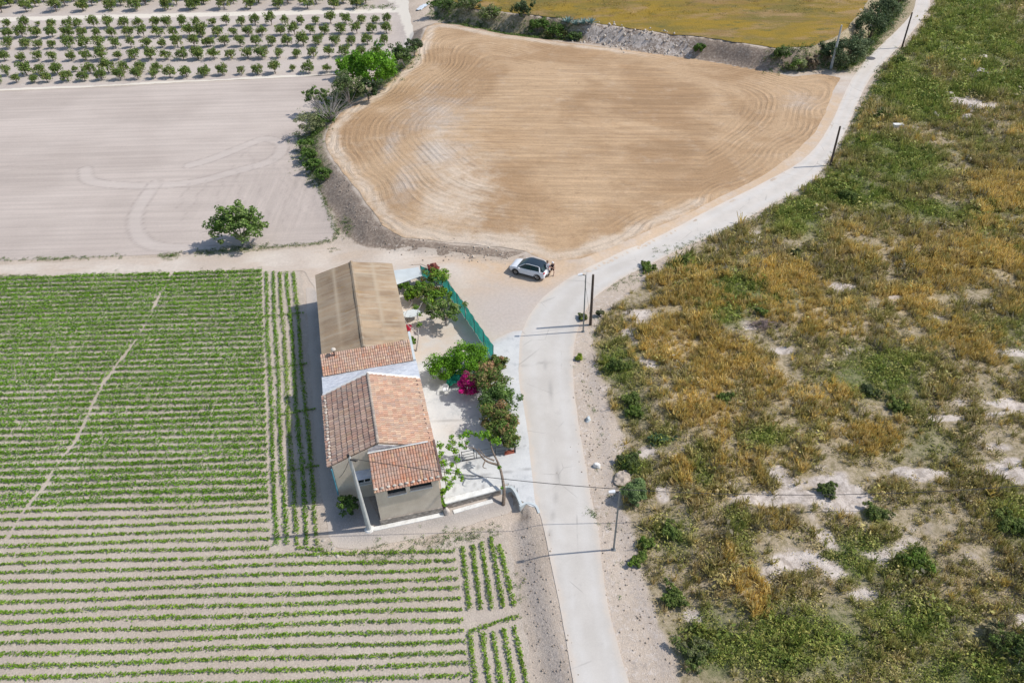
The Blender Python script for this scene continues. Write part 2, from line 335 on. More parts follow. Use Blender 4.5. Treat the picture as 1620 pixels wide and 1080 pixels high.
M = dict(ground=m_ground(), crop=m_crop_soil(), harrow=m_harrow(), orchard=m_orchard(), plough=m_plough(), meadow=m_meadow(), track=m_track(),
         gravel=m_gravel(), road=m_concrete_road(), apron=m_apron(), corr=m_corrugated(), tile=m_tile(), wall=m_render_wall(), rubble=m_stonewall(),
         white=m_white(), membrane=m_membrane(), net=m_net(), leaf=mat_leaf('leaves'), blade=mat_leaf('grass_blades', 0.25, 0.2, (1.50, 1.36, 1.10)),
         bark=mat_plain('bark', (0.20, 0.155, 0.12), 0.9, var=0.35, sc=6, bump=0.6), greybark=mat_plain('grey_bark', (0.34, 0.31, 0.29), 0.9, var=0.25, sc=6),
         metal=mat_plain('galvanised_steel', (0.24, 0.26, 0.27), 0.5, 0.6, 0.1), dark=mat_plain('dark_paint', (0.03, 0.03, 0.032), 0.5),
         gate=mat_plain('gate_iron', (0.045, 0.05, 0.055), 0.5, 0.3), wood=mat_plain('creosoted_wood', (0.10, 0.075, 0.06), 0.85, var=0.3, sc=4),
         poleconc=mat_plain('pole_concrete', (0.46, 0.47, 0.46), 0.85, var=0.12, sc=2), glass=mat_plain('dark_glass', (0.012, 0.02, 0.022), 0.12, var=0.05, spec=0.5),
         carglass=mat_plain('tinted_car_glass', (0.018, 0.04, 0.045), 0.22, var=0.1, spec=0.5), carroof=mat_plain('black_roof_paint', (0.025, 0.04, 0.055), 0.3, var=0.1, spec=0.5),
         carwhite=mat_plain('white_car_paint', (0.78, 0.79, 0.81), 0.3, var=0.03, spec=0.5), plastic=mat_plain('grey_plastic', (0.05, 0.05, 0.052), 0.6),
         tyre=mat_plain('tyre_rubber', (0.02, 0.02, 0.02), 0.8), alloy=mat_plain('alloy', (0.30, 0.29, 0.28), 0.4, 0.7), redlamp=mat_plain('red_lamp_lens', (0.45, 0.02, 0.03), 0.25, spec=0.5),
         lens=mat_plain('clear_lamp_lens', (0.6, 0.62, 0.65), 0.2, spec=0.5), whiteplastic=mat_plain('white_plastic', (0.78, 0.78, 0.77), 0.45, var=0.04),
         mound=mat_plain('mound_earth', (0.45, 0.38, 0.315), 0.95, var=0.35, sc=3, bump=0.8), clod=mat_plain('soil_clod', (0.36, 0.30, 0.245), 0.95, var=0.3, sc=1.5), stone=mat_plain('pale_stone', (0.52, 0.46, 0.39), 0.9, var=0.3, sc=2.5, bump=0.6), rock=mat_plain('rock', (0.58, 0.51, 0.45), 0.92, var=0.4, sc=1.4, bump=1.0),
         terracotta=mat_plain('terracotta', (0.42, 0.12, 0.07), 0.85), pipe=mat_plain('rusty_flue', (0.16, 0.10, 0.085), 0.8), skin=mat_plain('skin', (0.50, 0.30, 0.21), 0.6, var=0.05),
         greycloth=mat_plain('grey_cloth', (0.36, 0.36, 0.39), 0.9), blackcloth=mat_plain('black_cloth', (0.035, 0.022, 0.025), 0.9), hair=mat_plain('brown_hair', (0.10, 0.07, 0.05), 0.8),
         capw=mat_plain('white_cloth', (0.75, 0.74, 0.72), 0.9), blue=mat_plain('blue_plastic', (0.10, 0.32, 0.42), 0.5), tarp=mat_plain('green_tarpaulin', (0.02, 0.30, 0.20), 0.55, var=0.25),
         slab=mat_plain('pale_cement_slab', (0.53, 0.57, 0.57), 0.85, var=0.08, sc=1.0), cable=mat_plain('cable_rubber', (0.045, 0.045, 0.045), 0.7), shoe=mat_plain('pale_shoes', (0.6, 0.5, 0.42), 0.8),
         patch=mat_plain('dark_oval', (0.12, 0.115, 0.12), 0.9, var=0.3, sc=3), water=mat_plain('white_plastic_sheet', (0.60, 0.65, 0.70), 0.35, var=0.2, sc=2, bump=0.6))

# ------------------------------------------------------------------ mesh and object helpers
def setp(o, label=None, cat=None, group=None, kind=None):
    if label: o['label'] = label
    if cat: o['category'] = cat
    if group: o['group'] = group
    if kind: o['kind'] = kind
    return o
def thing(name, label, cat, loc=(0, 0, 0), rz=0.0, group=None):
    o = bpy.data.objects.new(name, None); C.objects.link(o); o.location = tuple(float(v) for v in loc); o.rotation_euler = (0, 0, rz)
    o.empty_display_size = 0.3
    return setp(o, label, cat, group)
def npmesh(name, V, F, mat, col=None, smooth_=False):
    V = np.asarray(V, np.float32); F = np.asarray(F, np.int32)
    me = bpy.data.meshes.new(name); me.vertices.add(len(V)); me.vertices.foreach_set('co', V.ravel())
    k = F.shape[1]; me.loops.add(F.size); me.loops.foreach_set('vertex_index', F.ravel())
    me.polygons.add(len(F)); me.polygons.foreach_set('loop_start', np.arange(0, F.size, k, dtype=np.int32))
    if smooth_: me.polygons.foreach_set('use_smooth', np.ones(len(F), bool))
    me.update(calc_edges=True)
    if col is not None:
        a = me.color_attributes.new('col', 'FLOAT_COLOR', 'POINT'); c4 = np.ones((len(V), 4), np.float32); c4[:, :3] = col; a.data.foreach_set('color', c4.ravel())
    me.materials.append(mat)
    return me
def link(name, me, parent=None, loc=None):
    o = bpy.data.objects.new(name, me); C.objects.link(o)
    if parent is not None: o.parent = parent
    if loc is not None: o.location = tuple(float(v) for v in loc)
    return o
class MB:
    def __init__(s): s.v = []; s.f = []; s.c = []; s.col = None
    def add(s, vs_, fs):
        b = len(s.v); s.v += [tuple(float(q) for q in v) for v in vs_]; s.f += [tuple(b + i for i in f) for f in fs]
        s.c += [s.col or (1, 1, 1)] * len(vs_); return s
    def box(s, x0, x1, y0, y1, z0, z1):
        return s.add([(x0, y0, z0), (x1, y0, z0), (x1, y1, z0), (x0, y1, z0), (x0, y0, z1), (x1, y0, z1), (x1, y1, z1), (x0, y1, z1)],
                     [(0, 3, 2, 1), (4, 5, 6, 7), (0, 1, 5, 4), (1, 2, 6, 5), (2, 3, 7, 6), (3, 0, 4, 7)])
    def prism(s, poly, z0, z1):
        n = len(poly); zz0 = z0 if hasattr(z0, '__len__') else [z0] * n; zz1 = z1 if hasattr(z1, '__len__') else [z1] * n
        return s.add([(p[0], p[1], zz0[i]) for i, p in enumerate(poly)] + [(p[0], p[1], zz1[i]) for i, p in enumerate(poly)],
                     [tuple(range(n - 1, -1, -1)), tuple(range(n, 2 * n))] + [(i, (i + 1) % n, n + (i + 1) % n, n + i) for i in range(n)])
    def slab(s, quad, t):
        """a plate of thickness t hanging under a 3-D quad"""
        q = [Vector(p) for p in quad]; nn = (q[1] - q[0]).cross(q[3] - q[0]).normalized()
        if nn.z < 0: nn = -nn
        lo = [p - nn * t for p in q]
        return s.add([tuple(p) for p in lo] + [tuple(p) for p in q], [(3, 2, 1, 0), (4, 5, 6, 7), (0, 1, 5, 4), (1, 2, 6, 5), (2, 3, 7, 6), (3, 0, 4, 7)])
    def tube(s, pts, rad, n=8, cap=True):
        P = [Vector(p) for p in pts]; R_ = rad if hasattr(rad, '__len__') else [rad] * len(P)
        vs_, fs = [], []; pa = None
        for i, p in enumerate(P):
            d = (P[min(i + 1, len(P) - 1)] - P[max(i - 1, 0)]).normalized()
            if pa is None: pa = d.orthogonal().normalized()
            a = (pa - d * pa.dot(d)); a = a.normalized() if a.length > 1e-5 else d.orthogonal().normalized()
            pa = a; b = d.cross(a)
            for k in range(n):
                t = 2 * math.pi * k / n; vs_.append(p + (a * math.cos(t) + b * math.sin(t)) * R_[i])
        for i in range(len(P) - 1):
            for k in range(n):
                fs.append((i * n + k, i * n + (k + 1) % n, (i + 1) * n + (k + 1) % n, (i + 1) * n + k))
        if cap: fs.append(tuple(range(n - 1, -1, -1))); fs.append(tuple((len(P) - 1) * n + k for k in range(n)))
        return s.add(vs_, fs)
    def ball(s, c, r, seed=0, lump=0.0, n=8, m=6):
        rr = random.Random(seed); r = r if hasattr(r, '__len__') else (r, r, r); vs_ = [(c[0], c[1], c[2] - r[2])]; fs = []
        for j in range(1, m):
            for k in range(n):
                a = 2 * math.pi * k / n; b = -math.pi / 2 + math.pi * j / m; q = 1 + rr.uniform(-lump, lump)
                vs_.append((c[0] + r[0] * math.cos(a) * math.cos(b) * q, c[1] + r[1] * math.sin(a) * math.cos(b) * q, c[2] + r[2] * math.sin(b) * q))
        vs_.append((c[0], c[1], c[2] + r[2]))
        for k in range(n): fs.append((0, 1 + (k + 1) % n, 1 + k)); fs.append((len(vs_) - 1, 1 + (m - 2) * n + k, 1 + (m - 2) * n + (k + 1) % n))
        for j in range(m - 2):
            for k in range(n): fs.append((1 + j * n + k, 1 + j * n + (k + 1) % n, 1 + (j + 1) * n + (k + 1) % n, 1 + (j + 1) * n + k))
        return s.add(vs_, fs)
    def build(s, name, mat, parent=None, smooth_=False, col=False, loc=None):
        me = bpy.data.meshes.new(name); me.from_pydata(s.v, [], s.f); me.update()
        if smooth_: me.polygons.foreach_set('use_smooth', [True] * len(me.polygons))
        if col:
            a = me.color_attributes.new('col', 'FLOAT_COLOR', 'POINT'); a.data.foreach_set('color', [q for c in s.c for q in (*c, 1.0)])
        me.materials.append(mat)
        return link(name, me, parent, loc)
ORD = ['first', 'second', 'third', 'fourth', 'fifth', 'sixth', 'seventh', 'eighth', 'ninth', 'tenth', 'eleventh', 'twelfth', 'thirteenth', 'fourteenth', 'fifteenth',
       'sixteenth', 'seventeenth', 'eighteenth', 'nineteenth', 'twentieth']
def ordn(i):
    if i < 20: return ORD[i]
    tens = {2: 'twenty', 3: 'thirty', 4: 'forty'}
    t, u = divmod(i + 1, 10)
    return {2: 'twentieth', 3: 'thirtieth', 4: 'fortieth'}[t] if u == 0 else tens[t] + '-' + ORD[u - 1]
# ------------------------------------------------------------------ terrain
LOWZ, TOPZ, MEADZ = -0.6, 1.2, 2.8
road_left = [(912, 1110), (907, 1080), (884, 952), (870.6, 885.6), (857, 822), (846, 790), (838, 715), (830, 649), (821.4, 602), (822, 542), (831, 512), (850, 481), (872, 460), (903, 438),
             (934, 423.5), (968.6, 407.4), (1010, 390), (1050, 372), (1090, 352), (1147, 321), (1213, 287), (1267, 256), (1296, 226), (1315, 195), (1329, 165), (1346, 128), (1369, 96), (1399, 67), (1427, 40), (1443, 20), (1449, 0), (1452, -30)]
road_right = [(1006, 1110), (995.5, 1080), (973, 1002), (962, 958), (954, 905), (945.6, 835.6), (934, 780), (920.6, 700), (911, 640), (907, 600), (908, 545), (922, 500), (941, 471.6),
              (966, 452), (988.4, 438), (1018, 424), (1047.6, 409), (1075, 395), (1110, 380), (1163, 356), (1213, 328), (1267, 299), (1297, 273), (1320, 240), (1340, 203), (1357, 163),
              (1373, 130), (1395, 102), (1433, 63), (1461, 27), (1471, 8), (1474, -30)]
RL = smooth(ats(road_left), 3); RR = smooth(ats(road_right), 3)
RL = np.vstack([[RL[0] + (RL[0] - RL[3]) * 16], RL, [RL[-1] + (RL[-1] - RL[-3]) * 4]]); RR = np.vstack([[RR[0] + (RR[0] - RR[3]) * 16], RR, [RR[-1] + (RR[-1] - RR[-3]) * 4]])
ROAD = np.vstack([RL, RR[::-1]])
plough_px = [(675.5, 43), (664, 70), (649, 101), (627, 120), (601, 144), (565, 166), (541, 178), (519, 203), (514, 222), (517, 236), (531, 258), (547, 278), (567, 302), (586, 330), (606, 357), (638, 373),
             (673, 381.5), (712, 389), (759, 395), (796, 400), (830, 404), (870, 408), (920, 404), (980, 384), (1040, 358), (1090, 338), (1147, 308), (1205, 280), (1255, 244), (1290, 210), (1306, 178), (1318, 145), (1330, 124),
             (1300, 118), (1254, 122), (1177, 107), (1093, 93), (986, 79), (894, 68), (795, 55), (720, 40), (690, 37)]
def plough_z(X):            # the terrace is level with the road at its east end
    return TOPZ * (1 - sstep(-6, 34, X))
def fix(px, zf, it=5):
    z = 0.0
    for _ in range(it):
        p = at(px[0], px[1], z); z = float(zf(p[0]))
    return at(px[0], px[1], z)
def south_fade(y): return 1 - sstep(380, 410, np.asarray(y, float))
PLOUGH = []
for px in plough_px:
    if px[1] > 375 and px[0] < 860: PLOUGH.append(fix(px, lambda X: 0.8 * (1 - sstep(-14, 1, X)) + 0.05))
    else: PLOUGH.append(fix(px, plough_z))
PLOUGH = np.array(PLOUGH)
LOW = ats([(610, -60), (640, 10), (655, 50), (648, 95), (600, 140), (545, 165), (515, 200), (503, 232), (509, 262), (530, 305), (550, 350), (572, 384), (566, 402), (566, 425)], -0.3)
LOW = np.vstack([LOW, ats([(600, 480), (620, 560), (650, 700), (690, 787), (704, 796), (750, 784), (800, 772), (812, 777), (820, 800), (830, 806), (834, 850), (845, 930), (866, 1030), (882, 1110)], -0.3),
                 [(0.6, 10), (1, -80), (-900, -80), (-900, 900), (-60, 900)]])
cliff_px = [(700, -40), (712, 2), (760, 16), (850, 26), (920, 34), (1024, 50), (1139, 64), (1231, 78), (1285, 74), (1330, 56), (1362, 20), (1385, -20)]
MEAD = np.vstack([ats(cliff_px, MEADZ), [at(1400, -60, MEADZ), (90, 900), (-60, 900), at(680, -70, MEADZ)]])
scrub_px = [(1490, -40), (1480, 10), (1472, 28), (1443, 68), (1405, 108), (1380, 150), (1362, 185), (1345, 218), (1325, 252), (1300, 285), (1270, 308), (1215, 338), (1165, 364), (1112, 392), (1060, 424), (1010, 462), (968, 495), (952, 530),
            (952, 570), (960, 605), (982, 650), (996, 690), (984, 735), (985, 780), (1008, 820), (1026, 880), (1046, 940), (1066, 1000), (1084, 1110)]
SCRUB = np.vstack([ats(scrub_px), [(18, -60), (900, -60), (900, 900), (140, 900)]])

def height(X, Y, detail=True):
    X = np.asarray(X, float); Y = np.asarray(Y, float)
    w = 1.4 + (0.2 - 1.4) * sstep(33.5, 35.8, Y) + (3.5 - 0.2) * sstep(58, 66, Y)
    s = sdpoly(X, Y, LOW); z = LOWZ * sstep(-1, 1, s / w)
    sp = sdpoly(X, Y, PLOUGH)
    lip = np.where(Y < 90, 1.0 + 0.9 * sstep(70, 76, Y), 1.9)
    base_top = plough_z(X) * (1 - (1 - sstep(66, 78, Y)) * 0.55) + 0.05
    k = sstep(-2.0, 0.15, (sp + 0.5 * (vnoise(X, Y, 1.7, 5) - 0.5)) / lip * 1.9 / 1.9)
    z = z * (1 - k) + base_top * k
    z = z + 0.55 * np.exp(-((X + 9) ** 2 / 60 + (Y - 88) ** 2 / 160)) * sstep(0, 5, sp)
    sm = sdpoly(X, Y, MEAD) + 0.9 * (vnoise(X, Y, 3.0, 9) - 0.5)
    k = sstep(-2.6, 0.1, sm); z = z * (1 - k) + MEADZ * k
    sc = sdpoly(X, Y, SCRUB)
    rise = sstep(-1.2, 5.0, sc)
    z = z + rise * (0.35 + 0.9 * (fnoise(X, Y, 9, 3) - 0.35) + 0.02 * np.clip(sc, 0, 60))
    if detail:
        rough = sstep(-1.5, 1.0, sc) * 0.30 + np.exp(-((sp + 1.2) / 1.0) ** 2) * 0.25 + np.exp(-((sm + 1.2) / 1.2) ** 2) * 0.5
        z = z + rough * (fnoise(X, Y, 1.6, 31) - 0.5)
    return z
def gz(x, y): return float(height(np.array([x]), np.array([y]))[0])
def on(px, py, it=6):
    """ground point seen at a pixel of the photograph"""
    z = 0.0
    for _ in range(it):
        p = at(px, py, z); z = 0.5 * z + 0.5 * gz(p[0], p[1]) if _ else gz(p[0], p[1])
    p = at(px, py, z)
    return np.array([p[0], p[1], gz(p[0], p[1])])
def on_np(PX):
    PX = np.asarray(PX, float); D = np.stack([PX[:, 0] - CX, PX[:, 1] - CY, np.full(len(PX), F_PX)], 1) @ RW.T
    z = np.zeros(len(PX))
    for _ in range(7):
        t = (CAM_H - z) / -D[:, 2]; X = D[:, 0] * t; Y = D[:, 1] * t; z = 0.5 * z + 0.5 * height(X, Y)
    return np.stack([X, Y, height(X, Y)], 1)

# image-space zones of the hillside, turned into places on the ground
Z_GREEN = [(1430, 260, 70, 60), (1340, 300, 70, 40), (1520, 40, 130, 55), (1420, 130, 60, 50), (1260, 335, 60, 35), (975, 580, 26, 26), (1002, 645, 26, 36), (1045, 697, 32, 16), (1000, 738, 36, 24),
           (1110, 740, 22, 55), (1205, 690, 50, 22), (1170, 830, 28, 55), (1070, 855, 42, 50), (1125, 1010, 42, 60), (1390, 590, 90, 45), (1345, 885, 50, 40), (1450, 890, 28, 26), (1600, 830, 60, 45),
           (1450, 985, 130, 60), (1280, 1010, 150, 70), (1050, 412, 40, 16), (1180, 460, 70, 25), (1520, 1060, 150, 40), (1600, 130, 60, 40), (1150, 500, 30, 20), (1480, 330, 60, 20)]
Z_GOLD = [(1185, 570, 60, 36), (1235, 440, 90, 50), (1110, 455, 80, 50), (1060, 530, 50, 36), (1085, 640, 42, 40), (1130, 610, 30, 50), (1255, 490, 60, 30), (1570, 420, 90, 40), (1600, 310, 60, 60), (1370, 400, 70, 35),
          (1300, 500, 80, 40), (1080, 740, 28, 36), (1160, 875, 22, 22), (1190, 945, 28, 45), (1375, 700, 45, 25), (1540, 540, 60, 30), (1440, 470, 60, 25), (1330, 620, 60, 25)]
Z_BARE = [(1010, 522, 34, 30), (1028, 575, 14, 16), (1148, 655, 26, 24), (1160, 765, 42, 30), (1135, 800, 60, 16), (1280, 742, 40, 14), (1335, 785, 46, 20), (1245, 885, 55, 30), (1312, 895, 30, 40), (1290, 840, 18, 40), (1098, 990, 26, 28),
          (1495, 640, 45, 16), (1560, 705, 70, 11), (1470, 745, 95, 9), (1540, 165, 32, 18), (1490, 180, 24, 8), (1210, 555, 24, 8), (1020, 712, 16, 12), (1050, 790, 22, 24), (1120, 905, 16, 30), (1500, 660, 70, 8), (1590, 745, 40, 20),
          (1530, 95, 10, 5), (1555, 90, 8, 5), (1380, 940, 60, 10), (1240, 555, 20, 8), (1215, 905, 30, 20), (1100, 870, 30, 18)]
def zones(lst):
    out = []
    for x, y, rx, ry in lst:
        p = on(x, y); q = on(x + rx, y); r = on(x, y - ry); s = on(x, y + ry)
        out.append((p[0], p[1], max(0.5, abs(q[0] - p[0])), max(0.5, (r[1] - s[1]) / 2)))
    return out
Z_GREEN += [(x, y, 20, 12) for x, y in ((974, 584), (1000, 636), (1003, 655), (996, 735), (1376, 622), (1145, 633), (1449, 890), (1600, 835), (1385, 815), (1307, 778), (1060, 845), (1022, 862), (1010, 888), (1066, 950), (1100, 1035), (1082, 415), (1025, 427), (1420, 645), (1610, 1030))]
Z_BARE += [(1250, 882, 80, 38), (1312, 862, 36, 50), (1290, 758, 60, 16), (1150, 790, 70, 22), (1005, 525, 38, 30), (1345, 800, 50, 18), (1540, 165, 40, 20), (1385, 230, 14, 6), (1470, 60, 10, 5), (1600, 640, 30, 8), (1420, 470, 30, 5), (1340, 455, 20, 5), (1350, 840, 16, 14), (1180, 700, 20, 8), (1230, 750, 20, 14)]
ZG, ZO, ZB = zones(Z_GREEN), zones(Z_GOLD), zones(Z_BARE)
def zval(X, Y, zs):
    r = np.zeros(np.shape(X))
    for a, b, rx, ry in zs: r = np.maximum(r, np.exp(-(((X - a) / rx) ** 2 + ((Y - b) / ry) ** 2) * 0.9))
    return r
def hill_attrs(X, Y):
    sc = sdpoly(X, Y, SCRUB); ins = sstep(-1.0, 0.6, sc + 1.6 * (fnoise(X, Y, 2.5, 71) - 0.5))
    g = zval(X, Y, ZG); o = zval(X, Y, ZO); b = zval(X, Y, ZB)
    n1 = fnoise(X, Y, 7, 41); n2 = fnoise(X, Y, 5, 53); n3 = fnoise(X, Y, 2.6, 67)
    far = sstep(95, 125, Y) * 0.35 + sstep(52, 30, Y) * 0.15
    green = np.clip(1.5 * g + far + 2.6 * (n1 - 0.55), 0, 1)
    gold = np.clip(1.5 * o + 2.4 * (n2 - 0.61) - 0.8 * g, 0, 1)
    streak = np.maximum(sstep(0.58, 0.70, fnoise(X * 0.45 + Y * 0.35, Y * 1.1, 2.0, 91)) * sstep(10, 22, X) * (0.45 + 0.5 * sstep(70, 50, Y)), sstep(0.60, 0.72, fnoise(X * .6, Y, 1.7, 191)) * 0.35)
    bare = np.clip(1.35 * b * (0.55 + 0.9 * n3) + streak + 2.2 * (n3 - 0.68) - 0.6 * g - 0.5 * o, 0, 1)
    cover = ins * (1 - bare)
    return cover, green * ins, gold * ins, bare * ins, ins

def cumgrid(parts):
    xs = []
    for a, b, st in parts: xs += list(np.arange(a, b, st))
    return np.array(xs + [parts[-1][1]])
def make_ground():
    xs = cumgrid([(-900, -130, 35), (-130, -32, 0.8), (-32, 40, 0.36), (40, 118, 0.7), (118, 900, 34)])
    ys = cumgrid([(-120, 18, 6), (18, 98, 0.36), (98, 190, 0.75), (190, 900, 30)])
    X, Y = np.meshgrid(xs, ys); nx, ny = len(xs), len(ys); X = X.ravel(); Y = Y.ravel()
    Z = height(X, Y)
    h0 = height(X, Y, False); gx = (height(X + 0.3, Y, False) - h0) / 0.3; gy = (height(X, Y + 0.3, False) - h0) / 0.3
    steep = np.clip(np.hypot(gx, gy) * 1.6, 0, 1) * (1 - sstep(-2, 0, sdpoly(X, Y, SCRUB))) * (0.35 + 0.65 * sstep(48, 62, Y))
    under = np.full(X.shape, -9.0)
    for P in (ROAD, CROP, HARROW, ORCH, PLOUGH_S, MEAD_S, TRACK, GRAVEL, APRON): under = np.maximum(under, sdpoly(X, Y, P))
    Z = Z - 0.22 * sstep(0.5, 1.0, under)
    cover, green, gold, bare, ins = hill_attrs(X, Y)
    # cliff face under the yellow meadow is chalk, shoulder has a dark rough strip
    sm = sdpoly(X, Y, MEAD); chalk = np.exp(-((sm + 1.2) / 1.3) ** 2) * sstep(12, 16, X) * (1 - sstep(46, 52, X)) * (0.85 - 0.75 * sstep(29, 34, X)) * (0.6 + 0.6 * fnoise(X, Y * 0.2, 1.5, 301))
    chalk = np.maximum(chalk, bare * 0.95); chalk = np.maximum(chalk, 0.35 * sstep(-1, 0.3, -sdpoly(X, Y, SCRUB)) * sstep(1, 4, X) * (Y < 62))
    dk = np.exp(-(dline(X, Y, ats([(935, 565), (941, 610), (950, 650), (958, 700), (962, 750), (985, 830), (1000, 900), (1020, 960), (1040, 1010), (1050, 1060)])) / 0.9) ** 2)
    dk2 = np.exp(-(dline(X, Y, ats([(822, 830), (838, 890), (850, 950), (868, 1020), (884, 1080), (890, 1110)], -0.3)) / 0.85) ** 2)
    meadow_bank = np.exp(-((sm + 1.5) / 1.5) ** 2) * (1 - sstep(12, 16, X)) + np.exp(-((sm + 1.0) / 1.5) ** 2) * sstep(44, 50, X)
    cover = np.maximum(cover, 0.75 * meadow_bank)
    cover = np.maximum(cover, 0.8 * np.exp(-(dline(X, Y, ats([(640, 95), (600, 140), (545, 160), (508, 195), (492, 240), (500, 275)], -0.4)) / 2.0) ** 2))
    cover = np.maximum(cover, 0.9 * np.exp(-(dline(X, Y, ats([(1300, 95), (1340, 85), (1375, 55), (1410, 20), (1425, -20)], 0)) / 5.0) ** 2))
    i = np.arange(nx * ny).reshape(ny, nx); F = np.stack([i[:-1, :-1].ravel(), i[:-1, 1:].ravel(), i[1:, 1:].ravel(), i[1:, :-1].ravel()], 1)
    me = npmesh('ground', np.stack([X, Y, Z], 1), F, M['ground'], smooth_=True)
    for nm, v in dict(steep=steep, chalk=chalk, dark=np.maximum(dk * 0.5, dk2 * 0.6), cover=cover, green=green, gold=gold).items():
        a = me.attributes.new(nm, 'FLOAT', 'POINT'); a.data.foreach_set('value', np.asarray(v, np.float32))
    return setp(link('ground', me), 'pale crumbly earth with banks, chalky shoulders and rough hillside', kind='structure')

def sheet(name, P, step, zoff, mat, label, jit=0.0, attrs=None, skirt=0.0, seed=1, zfun=None, hole=None):
    """surface sheet cut to an outline (marching squares) and laid over the terrain"""
    P = np.asarray(P); x0, y0 = P.min(0) - step; x1, y1 = P.max(0) + step
    xs = np.arange(x0, x1 + step, step); ys = np.arange(y0, y1 + step, step); X, Y = np.meshgrid(xs, ys)
    S = sdpoly(X, Y, P)
    if hole is not None: S = np.minimum(S, -sdpoly(X, Y, hole))
    if jit: S = S + jit * (fnoise(X, Y, 1.6, seed) - 0.5) * 2
    ny, nx = S.shape; ins = S > 0
    idx = -np.ones(S.shape, int); idx[ins] = np.arange(ins.sum()); V = [np.stack([X[ins], Y[ins]], 1)]; nv = int(ins.sum()); extra = []; em = {}
    full = ins[:-1, :-1] & ins[:-1, 1:] & ins[1:, 1:] & ins[1:, :-1]; anyi = ins[:-1, :-1] | ins[:-1, 1:] | ins[1:, 1:] | ins[1:, :-1]
    jj, ii = np.nonzero(full)
    F = [tuple(r) for r in np.stack([idx[jj, ii], idx[jj, ii + 1], idx[jj + 1, ii + 1], idx[jj + 1, ii]], 1).tolist()]
    bedges = []
    def cross(a, b):
        nonlocal nv
        key = (a, b) if a < b else (b, a)
        if key not in em:
            sa, sb = S[a], S[b]; t = sa / (sa - sb)
            extra.append((X[a] + (X[b] - X[a]) * t, Y[a] + (Y[b] - Y[a]) * t)); em[key] = nv; nv += 1
        return em[key]
    jb, ib = np.nonzero(anyi & ~full)
    for j, i in zip(jb.tolist(), ib.tolist()):
        c = [(j, i), (j, i + 1), (j + 1, i + 1), (j + 1, i)]; poly = []; cr = []
        for k in range(4):
            a, b = c[k], c[(k + 1) % 4]
            if ins[a]: poly.append(int(idx[a]))
            if ins[a] != ins[b]:
                q = cross(a, b); poly.append(q); cr.append(q)
        if len(poly) >= 3:
            F.append(tuple(poly))
            if len(cr) == 2: bedges.append(tuple(cr))
    V2 = np.vstack(V + ([np.array(extra)] if extra else [])); zf = zfun or (lambda a, b: height(a, b, False))
    Z = zf(V2[:, 0], V2[:, 1]) + zoff
    VV = np.column_stack([V2, Z]).tolist(); n0 = len(VV)
    if skirt:
        low = {}
        for a, b in bedges:
            for q in (a, b):
                if q not in low: low[q] = len(VV); VV.append([VV[q][0], VV[q][1], VV[q][2] - skirt])
            F.append((a, b, low[b], low[a]))
    me = bpy.data.meshes.new(name); me.from_pydata(VV, [], F); me.update()
    AX = np.array(VV)[:, 0]; AY = np.array(VV)[:, 1]
    av = dict(edge=np.clip(sdpoly(AX, AY, P), 0, 5))
    if attrs:
        for nm, fn in attrs.items(): av[nm] = fn(AX, AY)
    for nm, v in av.items():
        a = me.attributes.new(nm, 'FLOAT', 'POINT'); a.data.foreach_set('value', np.asarray(v, np.float32))
    me.materials.append(mat)
    return setp(link(name, me), label, kind='structure')

# outlines
L = LOWZ
CROP = ats([(-140, 437), (0, 437), (250, 431), (400, 427), (474, 425), (482, 470), (489, 560), (498, 640), (505, 720), (513, 800), (520, 862), (545, 878), (600, 880), (660, 868), (720, 850), (760, 836), (798, 830), (812, 880), (824, 950), (834, 1020), (846, 1120)], L)
CROP = np.vstack([CROP, [(1.5, 10), (-60, 10), at(-160, 1120, L)]])
HARROW = ats([(-160, 147), (0, 145), (150, 139), (300, 131), (430, 125), (540, 117), (560, 130), (545, 158), (510, 192), (490, 222), (489, 262), (505, 300), (522, 338), (532, 366), (524, 379), (470, 388), (420, 391), (330, 397), (200, 405), (100, 409), (0, 413), (-160, 417)], L)
ORCH = np.vstack([ats([(560, 118), (430, 124), (300, 130), (150, 138), (0, 144), (-220, 152)], L), [(-330, 170), (-330, 420), (-60, 420)], ats([(640, -60), (648, 20), (655, 60), (645, 92), (600, 112)], L)])
PLOUGH_S = np.array([p for p in PLOUGH])
MEAD_S = np.vstack([ats([(x, y - 1) for x, y in cliff_px], MEADZ), [at(1400, -60, MEADZ), (88, 880), (-50, 880), at(690, -70, MEADZ)]])
TRACK = np.vstack([ats([(-160, 419), (0, 415), (100, 411), (200, 407), (330, 399), (420, 394), (500, 388), (535, 383), (560, 386), (585, 394), (640, 398), (713, 407), (760, 411)], -0.3), ats([(800, 412), (840, 405), (880, 402), (925, 396), (975, 376), (1035, 350), (1085, 330), (1140, 300), (1198, 272),
       (1248, 238), (1282, 206), (1298, 176), (1311, 145), (1322, 120), (1348, 118), (1362, 118), (1345, 145), (1334, 172), (1318, 203), (1300, 233), (1270, 262), (1215, 294), (1150, 328), (1095, 358), (1012, 396), (940, 428), (905, 446), (874, 468), (855, 488), (838, 515), (832, 528)], 0)])
TRACK = np.vstack([TRACK, ats([(812, 528), (785, 538), (778, 546), (740, 490), (703, 436), (668, 418), (622, 424)], 0), ats([(600, 440), (560, 470), (505, 470), (492, 445), (484, 428), (400, 429), (250, 433), (0, 440), (-160, 441)], -0.5)])
GRAVEL = ats([(484, 455), (520, 455), (530, 600), (560, 740), (600, 822), (702, 800), (800, 778), (814, 790), (818, 800), (806, 812), (780, 820), (720, 838), (640, 856), (575, 868), (530, 866), (518, 848), (508, 780), (500, 700), (492, 600), (486, 520)], L)
